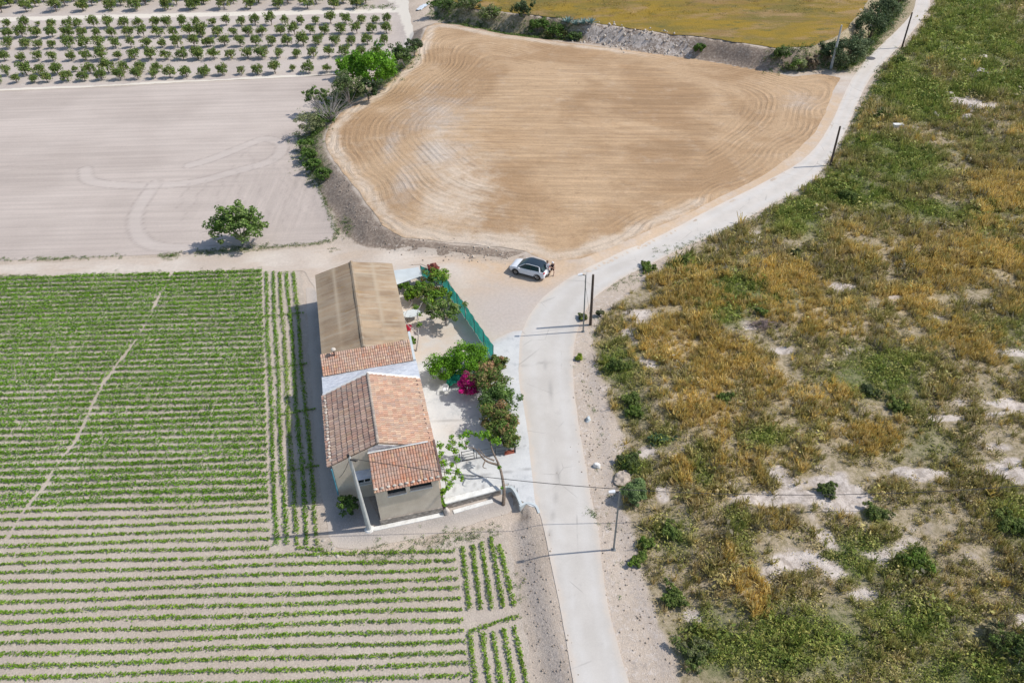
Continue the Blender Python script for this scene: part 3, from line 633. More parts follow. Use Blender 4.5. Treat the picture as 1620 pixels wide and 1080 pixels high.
APRON = ats([(836, 522), (812, 524), (785, 536), (772, 548), (735, 490), (703, 442), (668, 420), (616, 421), (630, 500), (650, 560), (672, 640), (690, 720), (702, 797), (750, 786), (780, 777), (808, 771), (822, 790), (838, 800), (850, 803), (860, 800), (850, 715), (842, 649), (832, 602), (832, 545)], 0)


make_ground()
sheet('crop_field', CROP, 0.5, 0.012, M['crop'], 'pale stony soil of the crop field', 0.35, seed=3)
# wheel loops of the tractor in the harrowed field
LOOPS = [[(135, 268), (140, 285), (175, 292), (240, 294), (310, 288), (370, 272), (420, 258), (443, 243), (445, 228), (420, 220), (385, 232), (340, 250), (300, 262)],
         [(245, 290), (225, 320), (214, 345), (218, 370), (240, 388), (290, 393), (340, 396)],
         [(0, 270), (40, 262), (120, 254), (230, 250), (340, 248), (385, 236)]]
LP = [smooth(ats(l, L), 6) for l in LOOPS]
def f_trk(X, Y):
    d = np.minimum.reduce([dline(X, Y, l) for l in LP[:2]]); return (1 - sstep(0.6, 1.0, d))
def f_rut(X, Y):
    r = np.zeros(X.shape)
    for l, a in zip(LP, (1.0, 1.0, 0.4)):
        d = dline(X, Y, l); r = np.maximum(r, a * (np.exp(-((d - 0.9) / 0.16) ** 2)))
    for pts in ([(395, 238), (408, 290), (425, 340)], [(372, 262), (385, 330), (398, 352)], [(430, 250), (455, 300), (480, 340)], [(452, 262), (470, 300), (505, 345)], [(447, 300), (450, 340), (447, 365)],
                [(330, 285), (300, 330), (285, 350)], [(355, 282), (340, 330)], [(300, 290), (280, 330)], [(410, 225), (380, 250)], [(470, 270), (490, 310), (515, 340)]):
        r = np.maximum(r, 0.7 * np.exp(-(dline(X + 0.25 * np.sin(Y * 1.7), Y, smooth(ats(pts, L), 4)) / 0.14) ** 2))
    return r
def f_curve(X, Y):
    p = at(420, 310, L); return np.exp(-(((X - p[0] - 2) / 9) ** 2 + ((Y - p[1] + 1) / 9) ** 2) ** 1.5)
sheet('harrowed_field', HARROW, 0.32, 0.02, M['harrow'], 'finely harrowed pale grey field with tractor wheel loops', 0.12, dict(trk=f_trk, rut=f_rut, curve=f_curve), seed=5)
def f_opale(X, Y):
    a = np.exp(-(dline(X, Y, ats([(-200, 150), (0, 143.5), (300, 129.5), (540, 116.5)], L)) / 0.5) ** 2)
    b = np.exp(-(dline(X, Y, ats([(-200, 38), (0, 31), (300, 24), (640, 17), (655, 60), (645, 90)], L)) / 1.6) ** 2) * 0.8
    c = np.exp(-(dline(X, Y, ats([(600, -20), (640, 8), (650, 20)], L)) / 3) ** 2) * 0.6
    return np.maximum(np.maximum(a, b), c)
sheet('orchard_soil', ORCH, 1.0, 0.02, M['orchard'], 'pale worked soil under the orchard with white tracks', 0.3, dict(pale=f_opale), seed=7)
def f_fur(X, Y):
    Q = PLOUGH[::2]; acc = np.zeros(X.shape); wsum = 0
    for i in range(len(Q)):
        a, b = Q[i], Q[(i + 1) % len(Q)]; l = np.linalg.norm(b - a); d = dline(X, Y, [a, b]); acc += l * np.exp(-0.32 * d)
    return -np.log(acc / 12.0) / 0.32
def f_head(X, Y):
    d = sdpoly(X, Y, PLOUGH); west = 1 - sstep(2, 9, X - 0.10 * (Y - 75)); east = sstep(22, 30, X)
    lim = 3.0 + 11.5 * west + 8.0 * east + 3 * (fnoise(X, Y, 8, 77) - 0.5)
    return 1 - sstep(lim - 1.5, lim + 2.0, d)
def f_ppale(X, Y):
    d = sdpoly(X, Y, PLOUGH); return np.clip(0.9 * np.exp(-((d - 1.0) / 1.0) ** 2) * (1 - sstep(18, 28, X)) + 0.9 * zval(X, Y, zones([(720, 300, 60, 70), (790, 380, 60, 18), (690, 240, 30, 40), (1000, 395, 60, 15)])), 0, 1)
def f_pgrey(X, Y): return zval(X, Y, zones([(640, 290, 25, 50), (700, 240, 60, 30), (690, 180, 70, 50), (740, 390, 60, 14), (1265, 160, 40, 16), (620, 230, 20, 40)]))
sheet('ploughed_field', PLOUGH_S, 0.4, 0.03, M['plough'], 'ochre ploughed field with curved furrows at its ends', 0.15, dict(fur=f_fur, head=f_head, pale=f_ppale, grey=f_pgrey), seed=9, zfun=lambda a, b: height(a, b, False))
sheet('meadow', MEAD_S, 1.2, 0.05, M['meadow'], 'mustard yellow and brown meadow above the chalk bank', 0.5, seed=11)
def f_tgrey(X, Y): return np.clip(zval(X, Y, zones([(800, 480, 50, 40), (780, 510, 40, 25), (850, 465, 40, 15)])) + 0.25 * (X > -6), 0, 1)
def f_tan(X, Y):
    return np.clip(np.exp(-(dline(X, Y, ats([(760, 412), (850, 440), (920, 412), (1000, 385), (1100, 340), (1210, 286), (1290, 220), (1320, 160)])) / 2.2) ** 2) * 0.8 + 0.4 * zval(X, Y, zones([(700, 410, 60, 10), (560, 405, 50, 12), (760, 450, 40, 20)])), 0, 1)
sheet('dirt_track', TRACK, 0.45, 0.028, M['track'], 'bare cream and tan dirt track opening onto the road', 0.25, dict(grey=f_tgrey, tan=f_tan), seed=13)
sheet('gravel_yard', GRAVEL, 0.3, 0.02, M['gravel'], 'grey gravel strip around the house', 0.2, seed=15)
JOINTS = [ats(p) for p in ([(694, 738), (768, 722), (830, 706)], [(737, 728), (750, 765), (757, 780)], [(752, 725), (765, 772)], [(720, 780), (712, 745)], [(668, 668), (735, 664)], [(700, 760), (850, 740)])]
def f_joint(X, Y): return np.maximum.reduce([np.exp(-(dline(X, Y, j) / 0.06) ** 2) for j in JOINTS])
def f_soil(X, Y): return np.clip(1 - sstep(-0.6, 0.8, sdpoly(X, Y, ats([(640, 575), (700, 566), (760, 552), (812, 524), (860, 510), (870, 820), (690, 820)]))) + zval(X, Y, zones([(715, 680, 30, 22)])) * 0.5, 0, 1)
sheet('courtyard', APRON, 0.22, 0.03, M['apron'], 'light grey poured concrete of the yard and road edge', 0.05, dict(joint=f_joint, soil=f_soil), 0.05, seed=17)
SEAM = [smooth(ats(p), 5) for p in ([(858, 560), (868, 600), (876, 650), (881, 700), (882, 760), (874, 820), (868, 860)], [(826, 579), (850, 580)], [(850, 575), (905, 570)], [(952, 880), (960, 930), (975, 1000)])]

def f_seam(X, Y): return np.maximum.reduce([np.exp(-(dline(X, Y, j) / 0.07) ** 2) for j in SEAM])
def f_far(X, Y): return sstep(58, 90, Y)
def f_wheel(X, Y):
    l = dline(X, Y, RL); r = dline(X, Y, RR); w = l + r; return np.exp(-((l / w - 0.27) / 0.09) ** 2) + np.exp(-((r / w - 0.25) / 0.09) ** 2)
sheet('road', ROAD, 0.3, 0.032, M['road'], 'pale concrete lane curving past the house', 0.06, dict(seam=f_seam, far=f_far, wheel=f_wheel), 0.03, seed=19)
# ------------------------------------------------------------------ buildings
HO = np.array([-10.1, 34.86]); HR = math.radians(12.7); HU = np.array([math.cos(HR), math.sin(HR)]); HV = np.array([-math.sin(HR), math.cos(HR)])
def hw(u, v, z=0.0):
    p = HO + HU * u + HV * v; return (p[0], p[1], z)
rt = random.Random(4)
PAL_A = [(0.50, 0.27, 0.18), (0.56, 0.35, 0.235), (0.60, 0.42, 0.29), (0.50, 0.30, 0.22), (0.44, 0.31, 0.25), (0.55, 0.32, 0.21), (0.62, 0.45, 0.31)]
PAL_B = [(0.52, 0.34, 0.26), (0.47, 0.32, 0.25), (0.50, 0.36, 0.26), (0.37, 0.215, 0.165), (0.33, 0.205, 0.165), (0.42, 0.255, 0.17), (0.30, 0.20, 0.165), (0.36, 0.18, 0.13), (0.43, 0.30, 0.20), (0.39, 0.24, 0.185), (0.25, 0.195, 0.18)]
PAL_C = [(0.50, 0.20, 0.105), (0.44, 0.23, 0.16), (0.38, 0.235, 0.18), (0.47, 0.27, 0.19), (0.52, 0.34, 0.20), (0.41, 0.20, 0.13), (0.35, 0.24, 0.20)]
def tiled(name, P0, E, S, parent, pal, tw=0.235, course=0.40, flat=1.0, band=0):
    """barrel tiles: P0 = eave corner, E = eave vector, S = vector up the slope"""
    P0, E, S = Vector(P0), Vector(E), Vector(S); nE = max(1, round(E.length / tw)); nS = max(1, round(S.length / course))
    e = E / nE; s_ = S / nS; N = E.cross(S).normalized()
    if N.z < 0: N = -N
    m = MB(); mu = [sum(p[k_] for p in pal) / len(pal) * 1.08 for k_ in range(3)]
    rows_ = [rt.choice(pal) for _ in range(nS + 1)]
    for i in range(nE):
        off = rt.uniform(-0.03, 0.03); run = rt.choice(pal)
        for j in range(nS):
            c = rt.choice(pal) if rt.random() < (0.55 if band else 0.85) else (rows_[(j + (i // 7)) % len(rows_)] if band else run); f = rt.uniform(0.86, 1.14); g_ = 0.32; av_ = sum(c) / 3; m.col = tuple((q * (1 - g_) + mu[k_] * g_) * f for k_, q in enumerate(c))
            a = P0 + e * (i + 0.5) + s_ * (j - 0.12 + off); b = P0 + e * (i + 0.5) + s_ * (j + 1.0)
            w0, w1, h0, h1 = 0.49, 0.42, (0.10 + rt.uniform(-0.012, 0.016)) * flat, 0.05 * flat; vs_ = []
            sk = e * rt.uniform(-0.05, 0.05)
            for q, w, h in ((a + sk + N * 0.02, w0, h0), (b, w1, h1)):
                for k in range(5):
                    t = math.pi * k / 4; vs_.append(q + e * (-math.cos(t) * w) + N * (0.012 + math.sin(t) * h))
            m.add([tuple(q) for q in vs_], [(k, k + 1, 6 + k, 5 + k) for k in range(4)] + [(0, 1, 2, 3, 4)])
    m.col = (0.20, 0.13, 0.10)
    m.slab([P0, P0 + E, P0 + E + S, P0 + S], 0.07)
    return m.build(name, M['tile'], parent, col=True)
def ridge(name, A, B, parent, mat=None, r=0.13):
    m = MB(); A, B = Vector(A), Vector(B); n = max(2, round((B - A).length / 0.42)); d = (B - A) / n; s_ = d.cross(Vector((0, 0, 1))).normalized()
    for i in range(n):
        c = rt.choice([(0.34, 0.28, 0.23), (0.40, 0.33, 0.27), (0.30, 0.25, 0.22)]); m.col = c; vs_ = []
        for q, r_ in ((A + d * (i - 0.08), r), (A + d * (i + 1), r * 0.85)):
            for k in range(7):
                t = math.pi * k / 6; vs_.append(q + s_ * (-math.cos(t) * r_) + Vector((0, 0, math.sin(t) * r_)))
        m.add([tuple(q) for q in vs_], [(k, k + 1, 8 + k, 7 + k) for k in range(6)] + [tuple(range(7))])
    return m.build(name, mat or M['tile'], parent, col=True)
def wall_holes(m, axis, c0, c1, a0, a1, z0, z1, holes):
    """wall spanning a0..a1 with thickness c0..c1; axis 'u' runs along u. zt may slope"""
    As = sorted({a0, a1, *[h[0] for h in holes], *[h[1] for h in holes]}); Zs = sorted({z0, z1, *[h[2] for h in holes], *[h[3] for h in holes]})
    for i in range(len(As) - 1):
        for j in range(len(Zs) - 1):
            ca, cz = (As[i] + As[i + 1]) / 2, (Zs[j] + Zs[j + 1]) / 2
            if any(h[0] < ca < h[1] and h[2] < cz < h[3] for h in holes): continue
            if axis == 'u': m.box(As[i], As[i + 1], c0, c1, Zs[j], Zs[j + 1])
            else: m.box(c0, c1, As[i], As[i + 1], Zs[j], Zs[j + 1])
ZB_ = LOWZ - 0.3
house = thing('farmhouse', 'old farmhouse with patched terracotta tile roofs and beige rendered walls beside the crop field', 'house', hw(0, 0), HR)
RZ, EZ = 5.0, 3.5; UW, UE, UM = -3.0, 4.85, 0.82       # main gable: ridge, eaves
def roofz(u): return EZ + (RZ - EZ) * (1 - abs(u - UM) / ((UM - UW) if u < UM else (UE - UM)))
m = MB()
m.box(-2.72, -2.42, 3.2, 10.5, ZB_, roofz(-2.72) - 0.12); m.box(4.32, 4.62, 3.2, 10.5, ZB_, roofz(4.62) - 0.12)
wall_holes(m, 'u', 2.9, 3.2, -2.72, 4.62, ZB_, roofz(-2.72) - 0.12, [(-1.25, -0.15, 1.05, 2.15), (-1.15, -0.2, ZB_ + 0.3, 0.9)] if False else [(-1.2, -0.2, 0.95, 2.1)])
m.box(-2.72, 4.62, 10.2, 10.5, ZB_, roofz(-2.72) - 0.12)
for v0, v1 in ((2.9, 3.2), (10.2, 10.5)):
    b = len(m.v); zb = roofz(-2.72) - 0.118
    pts = [(-2.72, zb), (4.62, zb), (4.62, roofz(4.62) - 0.1), (UM, RZ - 0.1), (-2.72, roofz(-2.72) - 0.1)]
    m.add([(p[0], v0, p[1]) for p in pts] + [(p[0], v1, p[1]) for p in pts], [(0, 1, 2, 3, 4), (9, 8, 7, 6, 5)] + [(i, i + 5, (i + 1) % 5 + 5, (i + 1) % 5) for i in range(5)])
m.build('wall', M['wall'], house)
# whitewashed top of the south gable showing above the annexe roof
mm = MB(); pts = [(0.02, 4.28), (4.2, 4.28), (4.2, roofz(4.2) - 0.14), (UM, RZ - 0.13), (0.02, roofz(0.02) - 0.13)]
mm.add([(p[0], 2.86, p[1]) for p in pts] + [(p[0], 2.895, p[1]) for p in pts], [(0, 1, 2, 3, 4), (9, 8, 7, 6, 5)] + [(i, i + 5, (i + 1) % 5 + 5, (i + 1) % 5) for i in range(5)])
mm.build('gable_flashing', M['membrane'], house)
wf = MB(); wf.box(-1.2, -0.2, 2.98, 3.04, 2.03, 2.1); wf.box(-1.2, -0.2, 2.98, 3.04, 0.95, 1.02); wf.box(-1.2, -1.13, 2.98, 3.04, 1.02, 2.03); wf.box(-0.27, -0.2, 2.98, 3.04, 1.02, 2.03); wf.box(-0.73, -0.67, 2.98, 3.04, 1.02, 2.03)
win = wf.build('window', M['whiteplastic'], house)
g = MB(); g.box(-1.13, -0.27, 3.05, 3.07, 1.0, 2.05); g.build('pane', M['glass'], win)
sl_ = MB(); sl_.box(-1.3, -0.1, 2.78, 2.9, 0.87, 0.95); sl_.build('sill', M['white'], win)
aw = MB(); aw.slab([(-1.35, 2.2, 2.25), (-0.02, 2.2, 2.25), (-0.02, 2.9, 2.5), (-1.35, 2.9, 2.5)], 0.04); aw.build('awning', M['membrane'], house)
rf = tiled('roof', (UW, 2.92, EZ), (0, 7.7, 0), (UM - UW, 0, RZ - EZ), house, PAL_B, 0.27, 0.44); setp(rf, 'shaded greyish pink west roof slope')  # darker, greyer palette: shade of this slope painted into its tiles
rf = tiled('roof', (UE, 2.92, EZ), (0, 7.7, 0), (UM - UE, 0, RZ - EZ), house, PAL_A, 0.23, 0.36); setp(rf, 'sunlit salmon east roof slope')  # paler palette: sunlit look of this slope painted into its tiles
ridge('ridge_cap', (UM, 2.88, RZ + 0.02), (UM, 10.62, RZ + 0.02), house)
# annexe
wa = MB()
ZT = 3.22
wall_holes(wa, 'u', 0.0, 0.28, 0.05, 4.62, ZB_ + 0.9, ZT, [(0.9, 2.22, 2.45, 3.12), (2.53, 4.1, 2.55, ZT - 0.02)])
wa.box(0.05, 0.33, 0.28, 2.898, ZB_ + 0.9, 3.25); wa.box(4.34, 4.62, 0.28, 2.898, ZB_ + 0.9, 3.25)
for u0, u1 in ((0.05, 0.33), (4.34, 4.62)):      # raked tops of the side walls
    wa.add([(u0, 0.0, ZT + 0.002), (u1, 0.0, ZT + 0.002), (u1, 2.898, ZT + 0.04), (u0, 2.898, ZT + 0.04), (u0, 0.0, 3.27), (u1, 0.0, 3.27), (u1, 2.898, 4.02), (u0, 2.898, 4.02)],
           [(0, 3, 2, 1), (4, 5, 6, 7), (0, 1, 5, 4), (1, 2, 6, 5), (2, 3, 7, 6), (3, 0, 4, 7)])
wa.build('annexe_wall', M['wall'], house)
st = MB(); st.box(-0.02, 4.70, -0.07, 0.33, ZB_, ZB_ + 0.898); st.build('stone_base', M['rubble'], house)
fk = MB(); fk.box(4.40, 4.66, 0.45, 0.9, 0.0, 0.06)
lp = MB()
for a, b, z0, z1 in ((0.9, 2.22, 2.45, 3.12), (2.53, 4.1, 2.55, 3.2)):
    lp.box(a, b, 0.22, 0.24, z0, z1)
    o = MB(); o.box(a - 0.05, b + 0.05, -0.06, 0.0, z0 - 0.09, z0 - 0.003); o.build('sill', M['white'], house)
lp.build('loft_opening', M['glass'], house)
tiled('annexe_roof', (-0.02, -0.2, 3.34), (4.8, 0, 0), (0, 3.1, 0.82), house, PAL_C, 0.20, 0.36, 0.55, 1)
rv = MB(); rv.slab([(4.79, -0.2, 3.46), (4.92, -0.2, 3.46), (4.92, 2.9, 4.28), (4.79, 2.9, 4.28)], 0.14); rv.build('verge_board', M['pipe'], house)
cr = MB(); cr.box(-0.05, 4.4, 2.78, 2.885, 4.22, 4.27); cr.build('mortar_fillet', M['white'], house)
for i in range(11):
    s_ = MB(); s_.ball((0.15 + i * 0.445, -0.02, 3.50), (0.15, 0.10, 0.08), i, 0.18); s_.build('eave_stone', M['stone'], house)
for i in range(15):
    s_ = MB(); s_.ball((UE - 0.28, 3.25 + i * 0.5, EZ + 0.17), (0.09, 0.13, 0.07), 30 + i, 0.18); s_.build('eave_stone', M['pipe'] if i % 3 else M['stone'], house)
for i in range(20):
    s_ = MB(); s_.ball((UW + 0.2 + rt.uniform(-0.05, 0.05), 3.4 + i * 0.36, EZ + 0.15), (0.13, 0.13, 0.08), 60 + i, 0.3); s_.build('eave_stone', M['stone'], house)
# silver roofing felt between the two roofs
mf = MB(); nn = 16
for (u0, z0, z0n), (u1, z1, z1n) in (((-3.0, 3.32, 3.12), (UM, 3.9, 3.2)), ((UM, 3.9, 3.2), (4.95, 3.32, 3.12))):
    mf.add([(u0, 10.62, z0), (u1, 10.62, z1), (u1, 13.5, z1n), (u0, 13.5, z0n)], [(0, 1, 2, 3)])
fm = mf.build('roofing_felt', M['membrane'], house)
fb = MB()
for u0, u1 in ((-3.0, UM), (UM, 4.85)):
    fb.slab([(u0, 10.52, roofz(u0) + 0.10), (u1, 10.52, roofz(u1) + 0.10), (u1, 10.80, roofz(u1) + 0.07), (u0, 10.80, roofz(u0) + 0.07)], 0.16)
    fb.add([(u0, 10.78, roofz(u0) - 0.1), (u1, 10.78, roofz(u1) - 0.1), (u1, 10.82, 3.3), (u0, 10.82, 3.2)], [(0, 1, 2, 3)])
fb.build('verge_flashing', M['white'], house)
ml = MB(); ml.box(-2.75, 4.66, 10.5, 13.2, ZB_, 3.08); ml.build('link_wall', M['wall'], house)
# downpipe on the west corner
dp = MB(); dp.tube([(-2.80, 2.82, 3.3), (-2.80, 2.82, 0.4)], 0.05); dp.build('downpipe', M['blue'], house)

# barn and its tiled lean-to strip
barn = thing('barn', 'long low barn with brown corrugated roof and a terracotta tile strip at one end', 'barn', hw(0, 0), HR)
bw = MB(); BZ, BE = 4.0, 3.0; BW, BX, BM = -2.88, 4.75, 0.80
bw.box(-2.66, 4.52, 13.2, 28.4, ZB_, 2.88)
for v0, v1 in ((28.1, 28.4), (15.3, 15.55)):
    pts = [(-2.66, 2.882), (4.52, 2.882), (BM, 3.9)]
    bw.add([(p[0], v0, p[1]) for p in pts] + [(p[0], v1, p[1]) for p in pts], [(0, 1, 2), (5, 4, 3), (0, 3, 4, 1), (1, 4, 5, 2), (2, 5, 3, 0)])
bw.build('wall', M['wall'], barn)
def corr(name, u0, z0, u1, z1, v0, v1, label):
    n = int((v1 - v0) / 0.19 * 6); nu = 14; V = []; Fc = []
    for j in range(n + 1):
        v = v0 + (v1 - v0) * j / n; sh = rt.uniform(-0.01, 0.01)
        for i in range(nu + 1):
            t = i / nu; V.append((u0 + (u1 - u0) * t, v, z0 + (z1 - z0) * t + 0.045 * math.sin(2 * math.pi * v / 0.19) + 0.02 * math.sin(v * 1.1 + t * 5) - (0.03 if t > 0.5 else 0.0)))
    for j in range(n):
        for i in range(nu): a = j * (nu + 1) + i; Fc.append((a, a + 1, a + nu + 2, a + nu + 1))
    me = npmesh(name, np.array(V), np.array(Fc), M['corr'], smooth_=True)
    VV = np.array(V); t = (VV[:, 0] - u0) / (u1 - u0); a = me.attributes.new('lap', 'FLOAT', 'POINT')
    a.data.foreach_set('value', (np.exp(-((t - 0.5) / 0.045) ** 2) * sstep(13, 22, VV[:, 1] + 2 * np.sin(VV[:, 1])) + 0.6 * np.exp(-((t - 0.03) / 0.05) ** 2)).astype(np.float32))
    ss = me.attributes.new('sheet', 'FLOAT', 'POINT'); rs = np.random.default_rng(int(abs(u0) * 10)); tb_ = rs.uniform(0, 0.45, (40, 2)) if u0 < 0 else rs.uniform(0.3, 1, (40, 2)); ss.data.foreach_set('value', tb_[np.clip(((VV[:, 1] - v0) / 0.95).astype(int), 0, 39), (t > 0.5).astype(int)].astype(np.float32))  # random sheet tones; the west range is lower, painting its shade into the colour
    return setp(link(name, me, barn), label)
corr('roof', BW, BE, BM, BZ, 15.28, 28.72, 'corrugated west slope with shade tinted into its sheets')
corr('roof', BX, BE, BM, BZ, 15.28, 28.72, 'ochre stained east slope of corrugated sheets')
m_ = MB()
for i in range(9):
    v0 = 15.3 + i * 1.49; q = rt.uniform(-0.02, 0.02)
    m_.slab([(BM - 0.17, v0, BZ - 0.0 + q), (BM, v0, BZ + 0.09 + q), (BM, v0 + 1.52, BZ + 0.09 - q), (BM - 0.17, v0 + 1.52, BZ - q)], 0.03)
    m_.slab([(BM, v0, BZ + 0.09 + q), (BM + 0.17, v0, BZ - 0.0 + q), (BM + 0.17, v0 + 1.52, BZ - q), (BM, v0 + 1.52, BZ + 0.09 - q)], 0.03)
m_.build('ridge_cap', M['corr'], barn)
tiled('tile_strip', (BW - 0.02, 13.35, 3.22), (7.6, 0, 0), (0, 1.88, 0.78), barn, PAL_A + PAL_C + PAL_B[:3], 0.19, 0.31, 0.55, 1)
nw = MB(); nw.add([(-2.8, 15.1, 2.9), (4.68, 15.1, 2.9), (4.68, 15.1, 3.93), (-2.8, 15.1, 3.93), (-2.8, 15.25, 2.9), (4.68, 15.25, 2.9), (4.68, 15.25, 3.93), (-2.8, 15.25, 3.93)],
                  [(0, 3, 2, 1), (4, 5, 6, 7), (0, 1, 5, 4), (1, 2, 6, 5), (2, 3, 7, 6), (3, 0, 4, 7)]); nw.build('upstand', M['wall'], barn)
for u in (-2.8, 4.55):
    sd = MB(); sd.add([(u, 13.3, 2.8), (u + 0.15, 13.3, 2.8), (u + 0.15, 15.1, 2.8), (u, 15.1, 2.8), (u, 13.3, 3.14), (u + 0.15, 13.3, 3.14), (u + 0.15, 15.1, 3.88), (u, 15.1, 3.88)],
                      [(0, 3, 2, 1), (4, 5, 6, 7), (0, 1, 5, 4), (1, 2, 6, 5), (2, 3, 7, 6), (3, 0, 4, 7)]); sd.build('cheek_wall', M['wall'], barn)
pv = MB(); pv.slab([(4.72, 13.3, 3.34), (4.92, 13.3, 3.34), (4.92, 16.2, 4.12), (4.72, 16.2, 4.12)], 0.22); pv.build('verge_coping', M['slab'], barn)
fl = MB(); fl.tube([(-1.7, 14.95, 3.7), (-1.7, 14.95, 4.55)], 0.085); fl.tube([(-1.7, 14.95, 4.55), (-1.7, 14.95, 4.72)], 0.20, 10)
flo = MB(); flo.tube([(-1.7, 14.93, 3.7), (-1.7, 14.9, 4.5)], 0.075); f0 = flo.build('flue', M['pipe'], barn)
cp = MB(); cp.ball((-1.7, 14.9, 4.6), (0.22, 0.22, 0.12), 3, 0.05, 12, 6); cp.build('cowl', M['stone'], f0)

# low white footings, retaining wall, kerb
def strip(name, pts, w, z0, z1, mat, label, cat, kind=None):
    """wall strip following points, w wide to the left of travel"""
    m = MB(); P = [np.array(p[:2]) for p in pts]; Lf = []; Rt = []
    for i, p in enumerate(P):
        d = P[min(i + 1, len(P) - 1)] - P[max(i - 1, 0)]; d = d / np.linalg.norm(d); n = np.array([-d[1], d[0]]); Lf.append(p + n * w); Rt.append(p)
    for i in range(len(P) - 1):
        m.prism([Rt[i], Rt[i + 1], Lf[i + 1], Lf[i]], z0, z1)
    o = m.build(name, mat); return setp(o, label, cat, kind=kind)
K0, K1 = hw(-0.15, -0.12), hw(4.72, -0.12)
strip('footing', [hw(-0.55, -0.45), hw(4.66, -0.45)], 0.36, LOWZ - 0.2, LOWZ + 0.08, M['white'], 'uneven white footing along the bottom of the annexe wall', 'footing')
W0, W1 = at(704, 797, 0.05), at(792, 774, 0.05)
rw = thing('retaining_wall', 'low rubble retaining wall with broad white coping at the yard edge', 'wall', (W0[0], W0[1], 0))
def rel(o, P): return [(p[0] - o.location[0], p[1] - o.location[1]) for p in P]
dW = (W1 - W0) / np.linalg.norm(W1 - W0); nW = np.array([-dW[1], dW[0]])
a = MB(); a.prism(rel(rw, [W0, W1, W1 + nW * 0.3, W0 + nW * 0.3]), LOWZ - 0.3, 0.04); a.build('masonry', M['rubble'], rw)
a = MB(); a.prism(rel(rw, [W0 - nW * 0.06, W1 - nW * 0.06, W1 + nW * 0.42, W0 + nW * 0.42]), 0.042, 0.15); a.build('coping', M['white'], rw)
strip('footing', [W0 - nW * 0.62 + dW * 0.5, W0 + dW * 3.6 - nW * 0.55], 0.34, LOWZ - 0.2, LOWZ + 0.09, M['white'], 'white footing strip at the foot of the rubble retaining wall', 'footing')
CK = smooth([at(792, 774, 0.05), at(806, 771, 0.05), at(814, 779, 0.05), at(819, 790, 0.05), at(823, 800, 0)], 4)
ck = thing('curved_kerb', 'curved cement kerb wall where the retaining wall bends towards the road', 'kerb', (CK[0][0], CK[0][1], 0))
a = MB()
for i in range(len(CK) - 1):
    d = CK[i + 1] - CK[i]; d = d / np.linalg.norm(d); n = np.array([-d[1], d[0]]); a.prism(rel(ck, [CK[i], CK[i + 1] + d * 0.01, CK[i + 1] + n * 0.2, CK[i] + n * 0.2]), LOWZ - 0.3, 0.09)
a.build('kerb_body', M['slab'], ck)
RK = smooth([at(823, 802, 0), at(834, 797, 0), at(846, 801, 0), at(851, 812, 0)], 4); strip('kerb', RK, 0.18, -0.5, 0.07, M['slab'], 'rounded white concrete lip beside the road corner', 'kerb')
SP = on(707, 812)
sp_ = MB(); sp_.ball((0, 0, 0.25), (0.24, 0.22, 0.42), 7, 0.12, 10, 7); o = sp_.build('boundary_stone', M['rock'], loc=(SP[0], SP[1], LOWZ)); setp(o, 'rough dark boulder at the corner between the two white footings', 'stone')

# ------------------------------------------------------------------ garden fence with green net
def fence_line(name, pts, h, mat, label, postmat, spacing=2.2, rails=True):
    P = [np.array(p) for p in pts]; root = thing(name, label, 'fence', (P[0][0], P[0][1], gz(*P[0])))
    o = root.location; posts = []; net = MB()
    for i in range(len(P) - 1):
        a, b = P[i], P[i + 1]; n = max(1, round(np.linalg.norm(b - a) / spacing))
        for k in range(n + (1 if i == len(P) - 2 else 0)): posts.append(a + (b - a) * k / n)
    V = []; nseg = 0
    for i in range(len(P) - 1):
        a, b = P[i], P[i + 1]; d = (b - a) / np.linalg.norm(b - a); nr = np.array([-d[1], d[0]]); n = int(np.linalg.norm(b - a) / 0.25) + 1; st_ = len(net.v)
        vs_ = []
        for k in range(n + 1):
            p = a + (b - a) * k / n; z = gz(*p) - o.z
            for q in range(5):
                hh = 0.04 + h * q / 4; w = 0.035 * math.sin(k * 1.3 + q) + 0.04; sag = -0.03 * math.sin(k * 0.7) if q == 4 else 0
                vs_.append((p[0] - o.x + nr[0] * w, p[1] - o.y + nr[1] * w, z + hh + sag))
        net.add(vs_, [(k * 5 + q, k * 5 + 5 + q, k * 5 + 6 + q, k * 5 + 1 + q) for k in range(n) for q in range(4)])
    net.build('net', mat, root, smooth_=True)
    for p in posts:
        m = MB(); z = gz(*p) - o.z; m.tube([(p[0] - o.x, p[1] - o.y, z - 0.1), (p[0] - o.x, p[1] - o.y, z + h + 0.08)], 0.035, 8); m.build('post', postmat, root)
    return root
fence_line('garden_fence', [at(700, 455), at(737, 506), at(781, 571)], 1.8, M['net'], 'long garden fence covered in green shade netting beside the junction', M['metal'])
fence_line('garden_fence', [at(667, 437), at(700, 452)], 1.3, M['net'], 'short end of netted garden fence behind the vine tangle', M['metal'])
# crumpled tarpaulin among the bushes
tp = MB(); P = on(722, 606); n = 14; rr = random.Random(8); vs_ = []
for j in range(n):
    for i in range(n):
        x = (i / (n - 1) - .5); y = (j / (n - 1) - .5); vs_.append((x * 1.5 + 0.3 * y, y * 1.3, 0.75 + 0.5 * y + 0.18 * math.sin(9 * x + 5 * y) * math.cos(7 * y) + rr.uniform(-.05, .05) - 0.6 * x * x))
tp.add(vs_, [(j * n + i, j * n + i + 1, j * n + n + i + 1, j * n + n + i) for j in range(n - 1) for i in range(n - 1)])
for (x, y) in ((-0.6, -0.5), (0.7, -0.4), (0.5, 0.6)): tp.tube([(x, y, 0), (x, y, 0.75)], 0.03, 6)
setp(tp.build('tarpaulin', M['tarp'], loc=P), 'crumpled green tarpaulin hung between the citrus and the magenta bougainvillea', 'tarpaulin')

